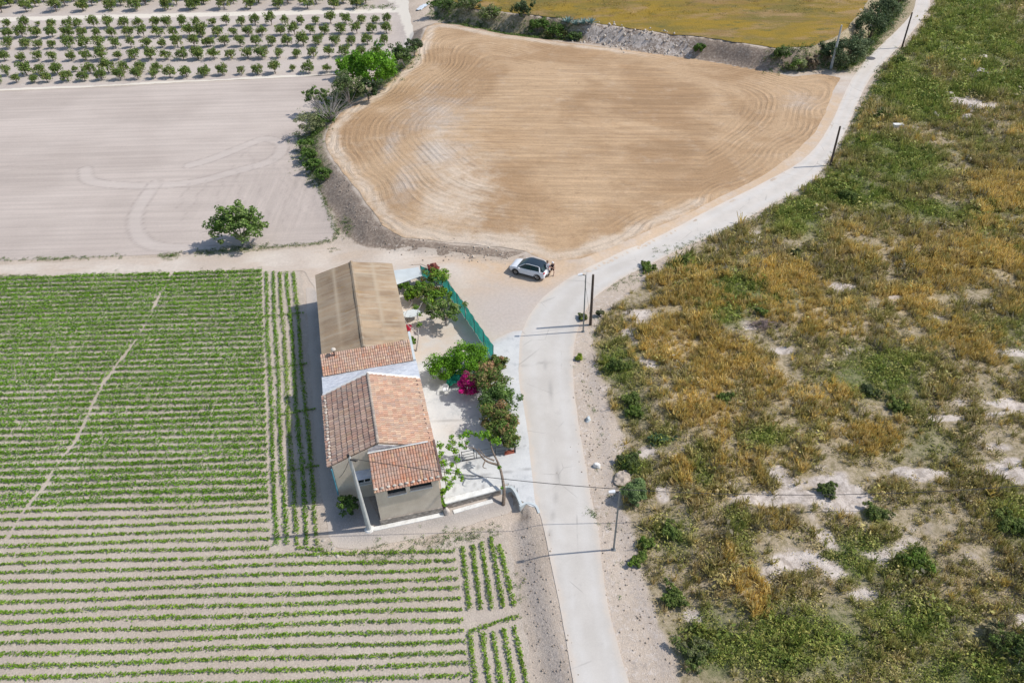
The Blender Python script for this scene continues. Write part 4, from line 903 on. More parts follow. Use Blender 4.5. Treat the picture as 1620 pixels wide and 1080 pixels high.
# gate and railing
G0, G1 = at(731, 730), at(751, 726); GP = at(814, 716)
gate = thing('garden_gate', 'small dark iron gate with two leaning bars in the yard railing', 'gate', (G0[0], G0[1], 0), math.atan2(G1[1] - G0[1], G1[0] - G0[0])); GL = float(np.linalg.norm(G1 - G0))
f = MB(); f.box(0, 0.05, -0.02, 0.03, 0.0, 1.15); f.box(GL - 0.05, GL, -0.02, 0.03, 0, 1.15); f.box(0.05, GL - 0.05, -0.02, 0.03, 0.06, 0.12); f.build('gate_frame', M['gate'], gate)
for z in (0.42, 0.72, 1.08): b = MB(); b.box(0.05, GL - 0.05, -0.012, 0.022, z, z + 0.035); b.build('bar', M['gate'], gate)
def rail(name, A, B, label, h=0.95):
    L_ = float(np.linalg.norm(B - A)); r = thing(name, label, 'railing', (A[0], A[1], 0), math.atan2(B[1] - A[1], B[0] - A[0]))
    for z in (0.12, 0.5, h): b = MB(); b.tube([(0.02, 0, z), (L_ - 0.02, 0, z)], 0.016, 6); b.build('rail', M['gate'], r)
    n = max(1, round(L_ / 1.5))
    for k in range(n + 1): b = MB(); b.tube([(L_ * k / n, 0, 0), (L_ * k / n, 0, h + 0.05)], 0.028, 6); b.build('post', M['gate'], r)
    return r
rail('railing', at(754, 725.5), GP, 'thin dark railing running from the gate to the corner post by the road')
rail('railing', at(696, 738), at(728, 731), 'thin dark railing between the house and the gate')
cpst = thing('corner_post', 'dark square corner post beside the red clay pot by the road', 'post', (GP[0] + 0.05, GP[1], 0))
b = MB(); b.box(-0.05, 0.05, -0.05, 0.05, 0, 1.05); b.build('shaft', M['gate'], cpst); b = MB(); b.box(-0.07, 0.07, -0.07, 0.07, 1.052, 1.09); b.build('cap', M['metal'], cpst)
PT = on(806, 717)
pot = thing('clay_trough', 'broken red clay trough on the ground by the corner post', 'trough', PT, 0.25)
b = MB(); b.prism([(-0.42, -0.12), (0.38, -0.10), (0.42, 0.12), (-0.36, 0.14)], 0.0, 0.22); b.ball((-0.05, 0.02, 0.24), (0.3, 0.12, 0.1), 3, 0.25); b.build('trough_body', M['terracotta'], pot)

# white monobloc chair
ch = thing('garden_chair', 'white plastic garden chair in the yard facing the house', 'chair', on(705.5, 621), math.radians(4))
def tb(nm, pts, r, mat, par, n=6): b = MB(); b.tube(pts, r, n); return b.build(nm, mat, par)
sB = MB(); sB.prism([(-0.22, -0.24), (0.22, -0.24), (0.20, 0.2), (-0.20, 0.2)], 0.41, 0.44); sB.build('seat', M['whiteplastic'], ch)
bk = MB(); nb = 9
for i in range(nb - 1):
    for side in (0,):
        t0 = -1 + 2 * i / (nb - 1); t1 = -1 + 2 * (i + 1) / (nb - 1); h0_ = 0.86 - 0.14 * t0 ** 4; h1_ = 0.86 - 0.14 * t1 ** 4
        bk.prism([(0.23 * t0, 0.20), (0.23 * t1 - 0.012, 0.20), (0.23 * t1 - 0.012, 0.225), (0.23 * t0, 0.225)], 0.442, [h0_, h1_, h1_, h0_])
bk.build('backrest', M['whiteplastic'], ch)
for sx in (-1, 1):
    for sy in (-1, 1): tb('leg', [(0.2 * sx, 0.2 * sy, 0.41), (0.25 * sx, 0.25 * sy, 0)], 0.022, M['whiteplastic'], ch)
    tb('armrest', [(0.25 * sx, 0.2, 0.66), (0.27 * sx, -0.2, 0.65), (0.25 * sx, -0.24, 0.42)], 0.022, M['whiteplastic'], ch)

# things in the back garden
rp = thing('round_planter', 'round white planter with a brown plant beside the barn', 'planter', on(640.5, 501))
b = MB()
for k in range(20):
    t0, t1 = 2 * math.pi * k / 20, 2 * math.pi * (k + 1) / 20; b.prism([(0.42 * math.cos(t0), 0.42 * math.sin(t0)), (0.42 * math.cos(t1), 0.42 * math.sin(t1)), (0.30 * math.cos(t1), 0.30 * math.sin(t1)), (0.30 * math.cos(t0), 0.30 * math.sin(t0))], 0, 0.42)
b.build('rim', M['white'], rp); b = MB(); b.ball((0, 0, 0.33), (0.31, 0.31, 0.14), 2, 0.15); b.build('soil_and_plant', mat_plain('dry_plant', (0.17, 0.13, 0.04), 0.9, var=0.4, sc=8), rp)
SLB = [at(619, 428), at(665, 421), at(672, 436), at(626, 452)]
cs = thing('lean_to_roof', 'flat pale blue grey lean-to roof sheet at the back corner of the garden', 'roof', (SLB[3][0], SLB[3][1], 0))
z_ = 1.3; SLB = [at(621, 428, z_), at(662, 422.5, z_), at(668, 436, z_), at(627, 450, z_)]
b = MB(); b.prism(rel(cs, SLB)[::-1], z_ - 0.05, z_); b.build('sheet', M['slab'], cs)
for p in rel(cs, SLB):
    q = (p[0] * 0.94 + 0.1, p[1] * 0.94 - 0.05); tb('post', [(q[0], q[1], 0), (q[0], q[1], z_ - 0.052)], 0.05, M['wood'], cs)
t2_ = thing('garden_table', 'pale round topped garden table under the pergola vine', 'table', on(652, 505), 0.3)
b = MB(); b.prism([(0.9 * math.cos(2 * math.pi * k / 14), 0.6 * math.sin(2 * math.pi * k / 14)) for k in range(14)], 0.70, 0.75); b.build('table_top', M['slab'], t2_)
for sx in (-1, 1):
    for sy in (-1, 1): tb('leg', [(0.5 * sx, 0.3 * sy, 0.7), (0.55 * sx, 0.35 * sy, 0)], 0.03, M['metal'], t2_)
rc = thing('flower_pot', 'red flowering pot plant against the barn wall', 'flower pot', on(647, 525)); b = MB(); b.tube([(0, 0, 0), (0, 0, 0.35)], [0.16, 0.22], 12); b.build('pot', M['terracotta'], rc)
b = MB(); b.ball((0, 0, 0.58), (0.3, 0.3, 0.28), 5, 0.3, 12, 8); b.build('flowers', mat_plain('red_blossom', (0.55, 0.03, 0.08), 0.7, var=0.3, sc=9), rc)
sk = MB(); P = on(715, 573); sk.prism([(-0.35, -0.2), (0.3, -0.25), (0.4, 0.15), (-0.1, 0.3)], 0.0, 0.75); setp(sk.build('water_tank', M['whiteplastic'], loc=P), 'white container half hidden between the bright green bushes', 'container')

# ------------------------------------------------------------------ poles, lamps, cables
def street_lamp(px, h, label, ang=0.0):
    P = on(*px); r = thing('street_lamp', label, 'street lamp', P, 0, 'street lamps along the lane')
    tb('pole', [(0, 0, 0), (0, 0, h - 0.2), (0, 0, h)], [0.075, 0.05, 0.045], M['metal'], r, 10)
    b = MB(); b.box(-0.14, 0.14, -0.14, 0.14, 0, 0.03); b.build('base_plate', M['metal'], r)
    tb('arm', [(0, 0, h - 0.05), (-0.32, 0, h + 0.03)], 0.035, M['dark'], r)
    hd = MB(); hd.prism([(-0.72, -0.09), (-0.3, -0.12), (-0.3, 0.12), (-0.72, 0.09)], [h + 0.02] * 4, [h + 0.07, h + 0.14, h + 0.14, h + 0.07]); hd_ = hd.build('lamp_head', M['whiteplastic'], r)
    l = MB(); l.box(-0.68, -0.38, -0.08, 0.08, h - 0.01, h + 0.018); l.build('lens', M['lens'], hd_)
    return r
street_lamp((922.5, 524.7), 6.55, 'slim grey street lamp beside the dark wooden post near the junction')
street_lamp((970.7, 869), 6.35, 'slim grey street lamp on the road shoulder beside the round pale bush')
def pole(nm, base, top, r0, r1, mat, label, cat='utility pole', cross=False, n=10):
    P = on(*base); h = top_z(base[0], base[1], top[0], top[1], P[2]) - P[2]; T = ray(*top); t = (CAM_H - P[2] - h) / -T[2]
    lean = np.array([T[0] * t - P[0], T[1] * t - P[1]])
    r = thing(nm, label, cat, P); tb('shaft', [(0, 0, -0.3), (lean[0] * 0.5, lean[1] * 0.5, h / 2), (lean[0], lean[1], h)], [r0, (r0 + r1) / 2, r1], mat, r, n)
    return r, P, np.array([P[0] + lean[0], P[1] + lean[1], P[2] + h]), h, lean
cpole, CP, CT, chh, cl = pole('concrete_pole', (584.4, 837), (552.2, 722.2), 0.19, 0.10, M['poleconc'], 'pale concrete utility pole in front of the farmhouse')
b = MB(); b.tube([(0, 0, -0.05), (0, 0, 0.12)], [0.42, 0.3], 12); b.build('footing_collar', M['white'], cpole)
b = MB(); b.tube([(cl[0] - 0.05, cl[1], chh - 0.02), (cl[0] - 0.05, cl[1], chh + 0.18)], 0.1, 8); b.build('pole_cap', M['dark'], cpole)
for k in range(4): b = MB(); b.ball((cl[0] + 0.1 + 0.1 * k, cl[1] - 0.08, chh - 0.2 - 0.05 * k), 0.07, k, 0.1); b.build('insulator', M['dark'], cpole)
tb('bracket', [(cl[0] - 0.1, cl[1], chh - 0.25), (cl[0] + 0.55, cl[1] - 0.1, chh - 0.3)], 0.03, M['dark'], cpole)
WP = pole('wooden_pole', (934, 513.8), (938.5, 434.6), 0.15, 0.11, M['wood'], 'dark wooden post standing right beside the street lamp')
P3 = pole('concrete_pole', (1314.3, 109.3), (1331.7, 40), 0.22, 0.12, M['poleconc'], 'pale concrete pole by the olive trees at the far corner of the ploughed field')
P4 = pole('wooden_pole', (1426.7, 76), (1443.3, 20), 0.15, 0.11, M['wood'], 'farthest dark wooden pole at the top of the lane')
P5 = pole('wooden_pole', (1313.5, 262), (1329.3, 200), 0.15, 0.11, M['wood'], 'dark wooden pole at the bend of the lane beside thick green scrub')
def cable(A, B, sag, label, r=0.022, n=40):
    A, B = np.array(A), np.array(B); pts = []
    for i in range(n + 1):
        t = i / n; p = A + (B - A) * t; p = p - np.array([0, 0, sag * 4 * t * (1 - t)]); pts.append(tuple(p - A))
    b = MB(); b.tube(pts, r, 5); return setp(b.build('power_cable', M['cable'], loc=A), label, 'cable')
# main cable leaves the pole to the right, across the lane and the hillside
Q = np.array([*at(1640, 716, 6.5), 6.5]); far = CT + (Q - CT) * 1.4
cable(CT + np.array([0.2, 0, -0.2]), far, 4.2, 'long black overhead cable crossing the annexe roof, the lane and the hillside', 0.024, 60)
cable(CT + np.array([0.0, 0, -0.2]), np.array(hw(-2.4, 2.88, 2.2)), 0.2, 'short cable dropping from the concrete pole to the farmhouse wall', 0.018, 12)
cable(np.array([*at(925, 445, 5.6), 5.6]), WP[1] + np.array([0, 0.0, 0.4]), -0.1, 'thin guy wire between the street lamp and the foot of the wooden post', 0.012, 8)
# ------------------------------------------------------------------ vegetation builders
def leafquads(Cn, size, rng, up=0.35, out=None, aspect=0.6):
    """random leaf-sized quads round the centres Cn"""
    n = len(Cn); N = rng.normal(size=(n, 3)); N[:, 2] += up * 2
    if out is not None: N += out * 1.1
    N /= np.linalg.norm(N, axis=1, keepdims=True) + 1e-9
    T = np.cross(N, rng.normal(size=(n, 3))); T /= np.linalg.norm(T, axis=1, keepdims=True) + 1e-9; B = np.cross(N, T)
    s = (size * rng.uniform(0.6, 1.3, n))[:, None]
    V = np.stack([Cn - T * s, Cn - B * s * aspect, Cn + T * s, Cn + B * s * aspect], 1).reshape(-1, 3)
    F = np.arange(4 * n).reshape(n, 4); return V, F
def crown_mesh(name, rx, ry, rz, nc, per, leaf, pal, seed, clump=0.26, hollow=0.45, flat=0.0, mat=None, lobe=1.0):
    rng = np.random.default_rng(seed); d = rng.normal(size=(nc, 3)); d /= np.linalg.norm(d, axis=1, keepdims=True); d[:, 2] = np.where(d[:, 2] < -0.65, -d[:, 2] * 0.6, d[:, 2])
    ang = np.arctan2(d[:, 1], d[:, 0]); lob = 1 + lobe * (0.16 * np.sin(ang * 3 + seed) + 0.10 * np.sin(ang * 5 + 2 * seed))
    r = rng.uniform(hollow, 1, nc) ** 0.6 * lob * rng.uniform(0.82, 1.1, nc)
    cc = d * r[:, None] * np.array([rx, ry, rz]) * (1 - clump * 0.5)
    cs = rng.uniform(0.65, 1.25, nc) * clump * 1.12 * min(rx, ry, rz * 1.5); per = int(per * 1.35)
    k = np.repeat(np.arange(nc), per); o = rng.normal(size=(nc * per, 3)); o /= np.linalg.norm(o, axis=1, keepdims=True); q = rng.uniform(0.55, 1.0, nc * per)[:, None]
    Cn = cc[k] + o * q * cs[k][:, None] * np.array([1, 1, 0.8 - flat])
    V, F = leafquads(Cn, leaf, rng, 0.5, o)
    pal = np.array(pal); col = pal[rng.integers(0, len(pal), nc)][k] * 0.55 + pal[rng.integers(0, len(pal), nc * per)] * 0.45
    col = col * rng.uniform(0.75, 1.3, nc * per)[:, None] * rng.uniform(0.85, 1.15, nc)[k][:, None]
    me = npmesh(name, V, F, mat or M['leaf'], np.repeat(col, 4, axis=0)); return me, cc
def limbs(name, cc, base, r0, mat, seed, parent, nlimb=7, fork=0.35, twigs=0):
    rng = random.Random(seed); m = MB(); base = Vector(base); top = Vector((rng.uniform(-.1, .1), rng.uniform(-.1, .1), 0)) + base.lerp(Vector((0, 0, 0)), fork)
    m.tube([base - Vector((0, 0, 0.15)), base.lerp(top, 0.5) + Vector((0.04, 0.03, 0)), top], [r0 * 1.2, r0, r0 * 0.85], 8)
    idx = list(range(len(cc))); rng.shuffle(idx)
    for i in idx[:nlimb]:
        e = Vector(cc[i]) * 0.95; mid = top.lerp(e, 0.5) + Vector((rng.uniform(-.1, .1), rng.uniform(-.1, .1), 0.12)) * (e - top).length
        m.tube([top, mid, e], [r0 * 0.6, r0 * 0.36, r0 * 0.12], 5)
        for _ in range(twigs):
            j = rng.choice(idx); e2 = mid.lerp(e, 0.6) + Vector([rng.uniform(-1, 1) for _ in range(3)]).normalized() * (e - top).length * 0.45; m.tube([mid.lerp(e, rng.uniform(0, .7)), e2], [r0 * 0.2, r0 * 0.06], 4)
    return m.build(name, mat, parent, smooth_=True)
G_FIG = [(0.075, 0.125, 0.04), (0.10, 0.16, 0.05), (0.05, 0.09, 0.035), (0.15, 0.20, 0.09), (0.085, 0.15, 0.035)]
G_BRIGHT = [(0.07, 0.17, 0.015), (0.11, 0.24, 0.02), (0.05, 0.12, 0.015), (0.14, 0.28, 0.035)]
G_MID = [(0.06, 0.115, 0.03), (0.08, 0.15, 0.035), (0.04, 0.075, 0.025), (0.11, 0.17, 0.055)]
G_ORCH = [(0.085, 0.14, 0.045), (0.115, 0.175, 0.055), (0.065, 0.11, 0.035), (0.155, 0.205, 0.08), (0.19, 0.19, 0.085)]
G_DARK = [(0.035, 0.065, 0.03), (0.05, 0.085, 0.04), (0.03, 0.05, 0.028)]
G_OLIVE = [(0.065, 0.095, 0.06), (0.095, 0.125, 0.08), (0.05, 0.075, 0.05), (0.13, 0.16, 0.115)]
G_GREY = [(0.14, 0.165, 0.11), (0.18, 0.20, 0.14), (0.11, 0.13, 0.09), (0.22, 0.23, 0.17)]
G_YG = [(0.16, 0.26, 0.03), (0.11, 0.20, 0.025), (0.22, 0.31, 0.06), (0.08, 0.15, 0.02)]
def tree(name, label, cat, base, w, h, zc0, pal, seed, leaf=0.14, nc=46, per=46, d=None, trunk=0.12, mat=None, nlimb=8, clump=0.28, hollow=0.4, twigs=0, crown='crown', group=None, lobe=1.0):
    """w, d crown width/depth, h total height, zc0 underside of the crown; metres"""
    P = base if len(base) == 3 else on(*base); d = d or w; r = thing(name, label, cat, P, 0, group)
    rz = (h - zc0) / 2; cz = zc0 + rz; me, cc = crown_mesh(crown, w / 2, d / 2, rz, nc, per, leaf, pal, seed, clump, hollow, lobe=lobe)
    link(crown, me, r, (0, 0, cz))
    o = limbs('trunk', cc, (0, 0, -cz), trunk, mat or M['bark'], seed, r, nlimb, 0.3 if zc0 > 0.5 else 0.15, twigs); o.location = (0, 0, cz)
    return r
def pw(px, dpx):           # metres for a span of photo pixels at a pixel
    return dpx / ppm(on(*px))

# ------------------------------------------------------------------ crop rows
SP_ = 0.7677; Y63 = 63.86; dY = 68.27
c_rng = np.random.default_rng(12)
GAPS = smooth(ats([(275, 425), (265, 450), (250, 475), (222, 530), (165, 608), (140, 660), (120, 700), (95, 730), (72, 770), (45, 800), (18, 845), (-10, 880)], L), 3)
GAPS2 = ats([(60, 715), (110, 700)], L)
G_CROP = np.array([(0.078, 0.17, 0.013), (0.105, 0.21, 0.02), (0.062, 0.135, 0.013), (0.14, 0.245, 0.035), (0.10, 0.20, 0.02)])
G_THIN = np.array([(0.10, 0.19, 0.02), (0.14, 0.24, 0.035), (0.085, 0.16, 0.022), (0.20, 0.26, 0.075)])
def crop_row(A, B, width, hgt, pal, label, group, dens=1.0, gapn=0.2, seed=0):
    A, B = np.array(A, float), np.array(B, float); Lr = np.linalg.norm(B - A); d = (B - A) / Lr; nrm = np.array([-d[1], d[0]])
    n = int(Lr * 270 * dens * width); t = c_rng.uniform(0, Lr, n); clump = fnoise(t, np.full(n, seed * 3.7), 0.5, 5); thick = fnoise(t, np.full(n, seed * 1.7), 3.0, 9)
    wloc = width * (0.55 + 0.5 * clump) * (0.8 + 0.4 * thick)
    off = np.clip(c_rng.normal(0, 0.42, n), -1, 1) * wloc; wob = 0.05 * np.sin(t * 0.35 + seed)
    P = A + d * t[:, None] + nrm * (off + wob)[:, None]
    keep = (clump + 0.35 * thick > gapn) & (dline(P[:, 0], P[:, 1], GAPS) > 0.24 * vnoise(P[:, 0], P[:, 1], 0.8, 3)) & (dline(P[:, 0], P[:, 1], GAPS2) > 0.1)
    P, off, clump = P[keep], off[keep], clump[keep]; wl = wloc[keep]; n = len(P)
    if n < 5: return None
    rise = hgt * (0.4 + 0.9 * clump) * np.sqrt(np.clip(1 - (off / (wl + 0.05)) ** 2, 0.05, 1)) * c_rng.uniform(0.35, 1.0, n)
    Z = height(P[:, 0], P[:, 1], False) + 0.03 + rise; Cn = np.column_stack([P, Z])
    V, F = leafquads(Cn, 0.085, c_rng, 0.7, None, 0.5)
    col = pal[c_rng.integers(0, len(pal), n)] * c_rng.uniform(0.7, 1.35, n)[:, None] * (0.85 + 0.4 * thick[keep])[:, None]
    o0 = np.array([A[0], A[1], LOWZ]); me = npmesh('crop_row', V - o0, F, M['leaf'], np.repeat(col, 4, axis=0))
    return setp(link('crop_row', me, None, o0), label, 'crop row', group)
def lineX(a, b, y): return a[0] + (b[0] - a[0]) * (y - a[1]) / (b[1] - a[1])
E1a, E1b = at(421, 430, L), at(436, 814, L); E2a, E2b = at(731, 885, L), at(754, 1075, L)
ri = 0; thin_i = 0
for k in range(-6, 60):
    Yk = Y63 - SP_ * k
    if Yk < 12.0: break
    y_img = None
    xl = at(-60, 540, L)[0]
    # left end just outside the frame at this depth
    lo = -(24 + 0.63 * Yk)
    thin = k >= 35
    xr = lineX(E1a, E1b, Yk) - 0.45 if Yk > 32.6 else lineX(E2a, E2b, Yk) - 0.4
    if not thin:
        crop_row((lo, Yk), (xr, Yk), 0.50 - 0.0022 * (k + 6) + 0.03 * math.sin(k * 1.7), 0.25, G_CROP, 'bushy dark green crop row, %s from the dirt track' % ordn(ri), 'bushy crop rows left of the house', 1.0, 0.12, k); ri += 1
    else:
        crop_row((lo, Yk), (xr, Yk), 0.24, 0.2, G_THIN, 'thin light green crop row, %s below the bushy rows' % ordn(thin_i), 'thin crop rows in the lower field', 1.0, 0.24, k); thin_i += 1
vi = 0
for k, (xt, xb) in enumerate(((421, 436), (432, 451), (443, 467), (454, 483), (465, 498.5))):
    A, B = at(xt, 431, L), at(xb, 814, L)
    D = B - A; B2 = A + D * 1.085
    lab = 'headland crop row running towards the camera beside the house, %s from the left' % ordn(k)
    crop_row(A, B2, 0.31, 0.24, G_CROP if k in (0, 1, 3) else G_THIN, lab, 'headland crop rows beside the house', 0.9, 0.36, 70 + k)
for k, (a, b, c_) in enumerate((((408, 502), (482, 496), 'upper'), ((412, 585), (486, 577), 'second'), ((430, 660), (500, 648), 'third'), ((432, 750), (505, 738), 'lowest'))):
    crop_row(at(*a, L), at(*b, L), 0.13, 0.2, G_THIN, '%s short cross row of crop between the headland rows' % c_, 'cross rows of the headland', 1.0, 0.05, 80 + k)
for k, (x0, y0, x1, y1) in enumerate(((731, 866, 744, 965), (748, 862, 762, 965), (763, 858, 779, 965), (777, 850, 796, 962), (790, 862, 813, 960))):
    crop_row(at(x0, y0, L), at(x1, y1, L), 0.25, 0.24, G_THIN, 'upper headland row by the lane bank, %s from the left' % ordn(k), 'upper headland rows by the lane bank', 1.4, 0.10, 90 + k)
for k, (x0, y0, x1, y1) in enumerate(((742, 1002, 767, 1185), (763, 1000, 790, 1185), (781, 1000, 811, 1185), (798, 995, 832, 1185), (814, 990, 854, 1185))):
    crop_row(at(x0, y0, L), at(x1, y1, L), 0.25, 0.24, G_THIN, 'lower headland row by the lane bank, %s from the left' % ordn(k), 'lower headland rows by the lane bank', 1.4, 0.12, 96 + k)
crop_row(at(742, 1000, L), at(822, 975, L), 0.22, 0.2, G_THIN, 'cross row between the upper and lower headland rows by the bank', 'cross rows by the lane bank', 1.2, 0.12, 101)
crop_row(at(470, 868, L), at(512, 870, L), 0.25, 0.2, G_THIN, 'ragged leftover crop patch beside the gravel corner', 'cross rows by the lane bank', 1.0, 0.1, 103)

# ------------------------------------------------------------------ orchard
ovar = []
for s in range(7):
    me, cc = crown_mesh('crown', 1.35, 1.3, 1.15, 34, 26, 0.125, G_ORCH, 100 + s, 0.33, 0.3)
    tmp = MB(); rr = random.Random(s); top = Vector((0.05, 0, -0.75)); tmp.tube([(0, 0, -1.45), tuple(top)], [0.09, 0.075], 6)
    for i in range(7): e = Vector(cc[rr.randrange(len(cc))]); tmp.tube([tuple(top), tuple(top.lerp(e, .5) + Vector((0, 0, .1))), tuple(e)], [0.05, 0.035, 0.012], 4)
    tm = bpy.data.meshes.new('trunk'); tm.from_pydata(tmp.v, [], tmp.f); tm.update(); tm.materials.append(M['bark']); ovar.append((me, tm))
orng = random.Random(77)
def orch_tree(P, s, label, group):
    me, tm = ovar[orng.randrange(7)]; r = thing('orchard_tree', label, 'tree', P, orng.uniform(0, 6.28), group); sx = s * orng.uniform(0.9, 1.12); r.scale = (sx, sx, s * orng.uniform(0.92, 1.12))
    link('crown', me, r, (0, 0, 1.22)); link('trunk', tm, r, (0, 0, 1.22)); return r
def z1(lst, y0, y1): return [(x / 4.909, (y0 + (y1 - y0) * x / 1620) / 4.909) for x in lst]
def z2(lst, y0, y1): return [(300 + x / 4.154, (y0 + (y1 - y0) * x / 1620) / 4.154) for x in lst]
ROWS = [
    ('first row below the white track', z1([-60, 65, 205, 405, 540, 615, 735, 855, 970, 1080, 1215, 1305, 1430, 1535], 222, 210) + z2([155, 245, 345, 435, 540, 630, 735, 830, 930, 1030, 1130, 1225, 1300], 175, 150), {}),
    ('second row below the white track', z1([-50, 75, 180, 290, 415, 540, 650, 765, 875, 1005, 1120, 1235, 1350, 1480, 1575], 295, 285) + z2([85, 185, 290, 390, 480, 600, 690, 795, 890, 995, 1100, 1200, 1295], 245, 212), {}),
    ('third row below the white track', z1([-40, 80, 205, 305, 415, 545, 670, 785, 905, 1025, 1145, 1265, 1385, 1515, 1610], 380, 368) + z2([140, 235, 335, 440, 545, 645, 750, 850, 960, 1065, 1170, 1280], 310, 290), {}),
    ('fourth row below the white track', z1([-70, 45, 170, 305, 415, 560, 675, 800, 925, 1050, 1180, 1295, 1425, 1540], 478, 462) + z2([60, 165, 275, 385, 480, 595, 710, 815, 920, 1025, 1125, 1240], 392, 365), {}),
    ('fifth row below the white track', z1([-50, 65, 210, 320, 455, 705, 845, 970, 1095, 1230], 588, 555), {}),
    ('front row beside the harrowed field', z1([-15, 135, 275, 370, 530, 660, 795, 940, 1075, 1210, 1325, 1455, 1590], 652, 596) + z2([110, 220, 345, 450, 565, 785, 905, 1010], 500, 460), {}),
]
small = {(240, 0): 0}
for nm, pts, _ in ROWS:
    pts = sorted(pts); n = len(pts)
    for i, (x, y) in enumerate(pts):
        P = at(x, y, LOWZ); s = 0.90 * orng.uniform(0.78, 1.14)
        if nm.startswith('front'): s *= 0.92
        orch_tree((P[0], P[1], LOWZ), s, 'bushy orchard tree in the %s, %s from the right' % (nm, ordn(n - 1 - i)), 'orchard trees of the ' + nm)
for (x, y, lb) in ((300 / 4.909, 205 / 4.909, 'stunted sapling in the first row below the white track'), (590 / 4.909, 560 / 4.909, 'tiny sapling in the gap of the fifth orchard row'), (300 + 680 / 4.154, 470 / 4.154, 'thin upright sapling in the front orchard row')):
    P = at(x, y, LOWZ); orch_tree((P[0], P[1], LOWZ), 0.45, lb, None)
ub = z1([-60, 15, 210, 440, 650, 870, 1065, 1305, 1500], 100, 72) + z2([35, 230, 400, 590, 775, 950, 1100], 62, 56)
for i, (x, y) in enumerate(ub):
    for j in range(4):
        X_, Y_ = x + j * 14.5 - 0.4 * j * j, y - j * 8.6 + 0.25 * j * j; P = at(X_, Y_, LOWZ)
        if Y_ < -12: continue
        orch_tree((P[0], P[1], LOWZ), 1.18 * orng.uniform(0.9, 1.1), 'larger tree above the white track, line %s from the left, %s from the front' % (ordn(i), ordn(j)), 'trees of the upper orchard')

# ------------------------------------------------------------------ individual trees and bushes
tree('fig_tree', 'lone leafy fig tree at the edge of the harrowed field by the dirt track', 'tree', (385, 387), 7.6, 5.0, 0.3, [tuple(q * 1.15 for q in c) for c in G_FIG], 3, 0.15, 95, 46, 5.0, 0.16, M['greybark'], 10, 0.2, 0.35, 2)
tree('round_tree', 'large dense bright green tree at the tip of the ploughed field', 'tree', (592, 146), 9.6, 6.6, 1.0, G_BRIGHT, 5, 0.17, 90, 75, 7.0, 0.2, M['bark'], 8, 0.24, 0.55)
tree('round_tree', 'low side of the bright green foliage growing beside the orchard end', 'tree', (558, 125), 4.0, 4.2, 0.6, G_BRIGHT, 6, 0.16, 34, 60, 3.4, 0.12, M['bark'], 6, 0.28, 0.5)
tree('bush', 'blue green bush between the large tree and the white track', 'bush', (641, 108), 5.0, 4.2, 0.3, G_OLIVE + G_MID, 7, 0.15, 44, 50, 3.6, 0.1, M['greybark'], 6)
tree('bush', 'narrow grey green bush on the bank right of the large tree', 'bush', (657, 90), 3.4, 3.2, 0.3, G_OLIVE, 8, 0.15, 26, 44, 2.6, 0.08, M['greybark'], 6)
tree('bush', 'grey green feathery bush left of the large bright tree', 'bush', (555, 170), 5.8, 5.4, 0.2, G_GREY[:2] + G_OLIVE + G_MID, 9, 0.12, 44, 60, 3.6, 0.12, M['greybark'], 10, 0.3, 0.5, 2)
tree('bush', 'dark scrubby bush under the large bright tree', 'bush', (583, 162), 5.6, 3.8, 0.1, G_OLIVE[2:3] + G_DARK, 10, 0.14, 34, 44, 2.6, 0.08, M['greybark'], 6)
tree('sparse_tree', 'sparse small leaved tree at the edge of the harrowed field', 'tree', (506, 182), 5.0, 4.8, 0.8, G_FIG, 11, 0.15, 40, 26, 3.2, 0.09, M['greybark'], 12, 0.2, 0.3, 2)
tree('bush', 'weeping grey green broom leaning over the harrowed field', 'bush', (491, 216), 4.3, 4.0, 0.3, G_GREY, 13, 0.11, 30, 56, 3.2, 0.08, M['greybark'], 8, 0.3, 0.4, 2)
for i, (x, y, w, lb) in enumerate(((484, 235, 2.6, 'dark green bramble just below the weeping broom'), (489, 252, 2.8, 'mid green bramble on the bank beside the shadow tips'), (497, 268, 2.6, 'green bramble on the bank above the last grassy tuft'), (512, 282, 2.8, 'lowest bright green bramble along the bank foot'), (487, 243, 1.8, 'pale grey twiggy bush inside the brambles'))):
    tree('bramble', lb, 'bush', (x, y), w, 1.5, 0.0, G_MID if i < 4 else G_GREY, 20 + i, 0.12, 22, 40, w * 0.9, 0.04, M['greybark'], 5)
# dead grey tree: a fan of bare branches
P = on(524, 192); r = thing('dead_tree', 'leafless dead tree with a fan of silver grey branches beside the bank', 'tree', P); rr = random.Random(5)
b = MB()
for i in range(34):
    a = rr.uniform(0, 2 * math.pi); e = rr.uniform(0.5, 1.35); L0 = rr.uniform(2.6, 4.8); dv = Vector((math.cos(a) * math.cos(e), math.sin(a) * math.cos(e) * 0.7, math.sin(e)))
    p1 = dv * L0 * 0.5 + Vector((0, 0, 0.2)); p2 = dv * L0 + Vector((dv.x, dv.y, -0.3)) * 0.4; b.tube([(dv.x * .2, dv.y * .2, 0), tuple(p1), tuple(p2)], [0.055, 0.035, 0.012], 4)
    for _ in range(5):
        s = p1.lerp(p2, rr.uniform(-0.5, .9)); q = s + (dv + Vector([rr.uniform(-.8, .8) for _ in range(3)])).normalized() * rr.uniform(.5, 1.2); b.tube([tuple(s), tuple(q)], [0.018, 0.006], 3)
b.build('branches', M['greybark'], r)
me, _c = crown_mesh('leaves', 2.2, 1.6, 0.8, 18, 30, 0.13, G_MID, 29, 0.25, 0.3); link('leaves', me, r, (-0.3, -0.5, 0.7))
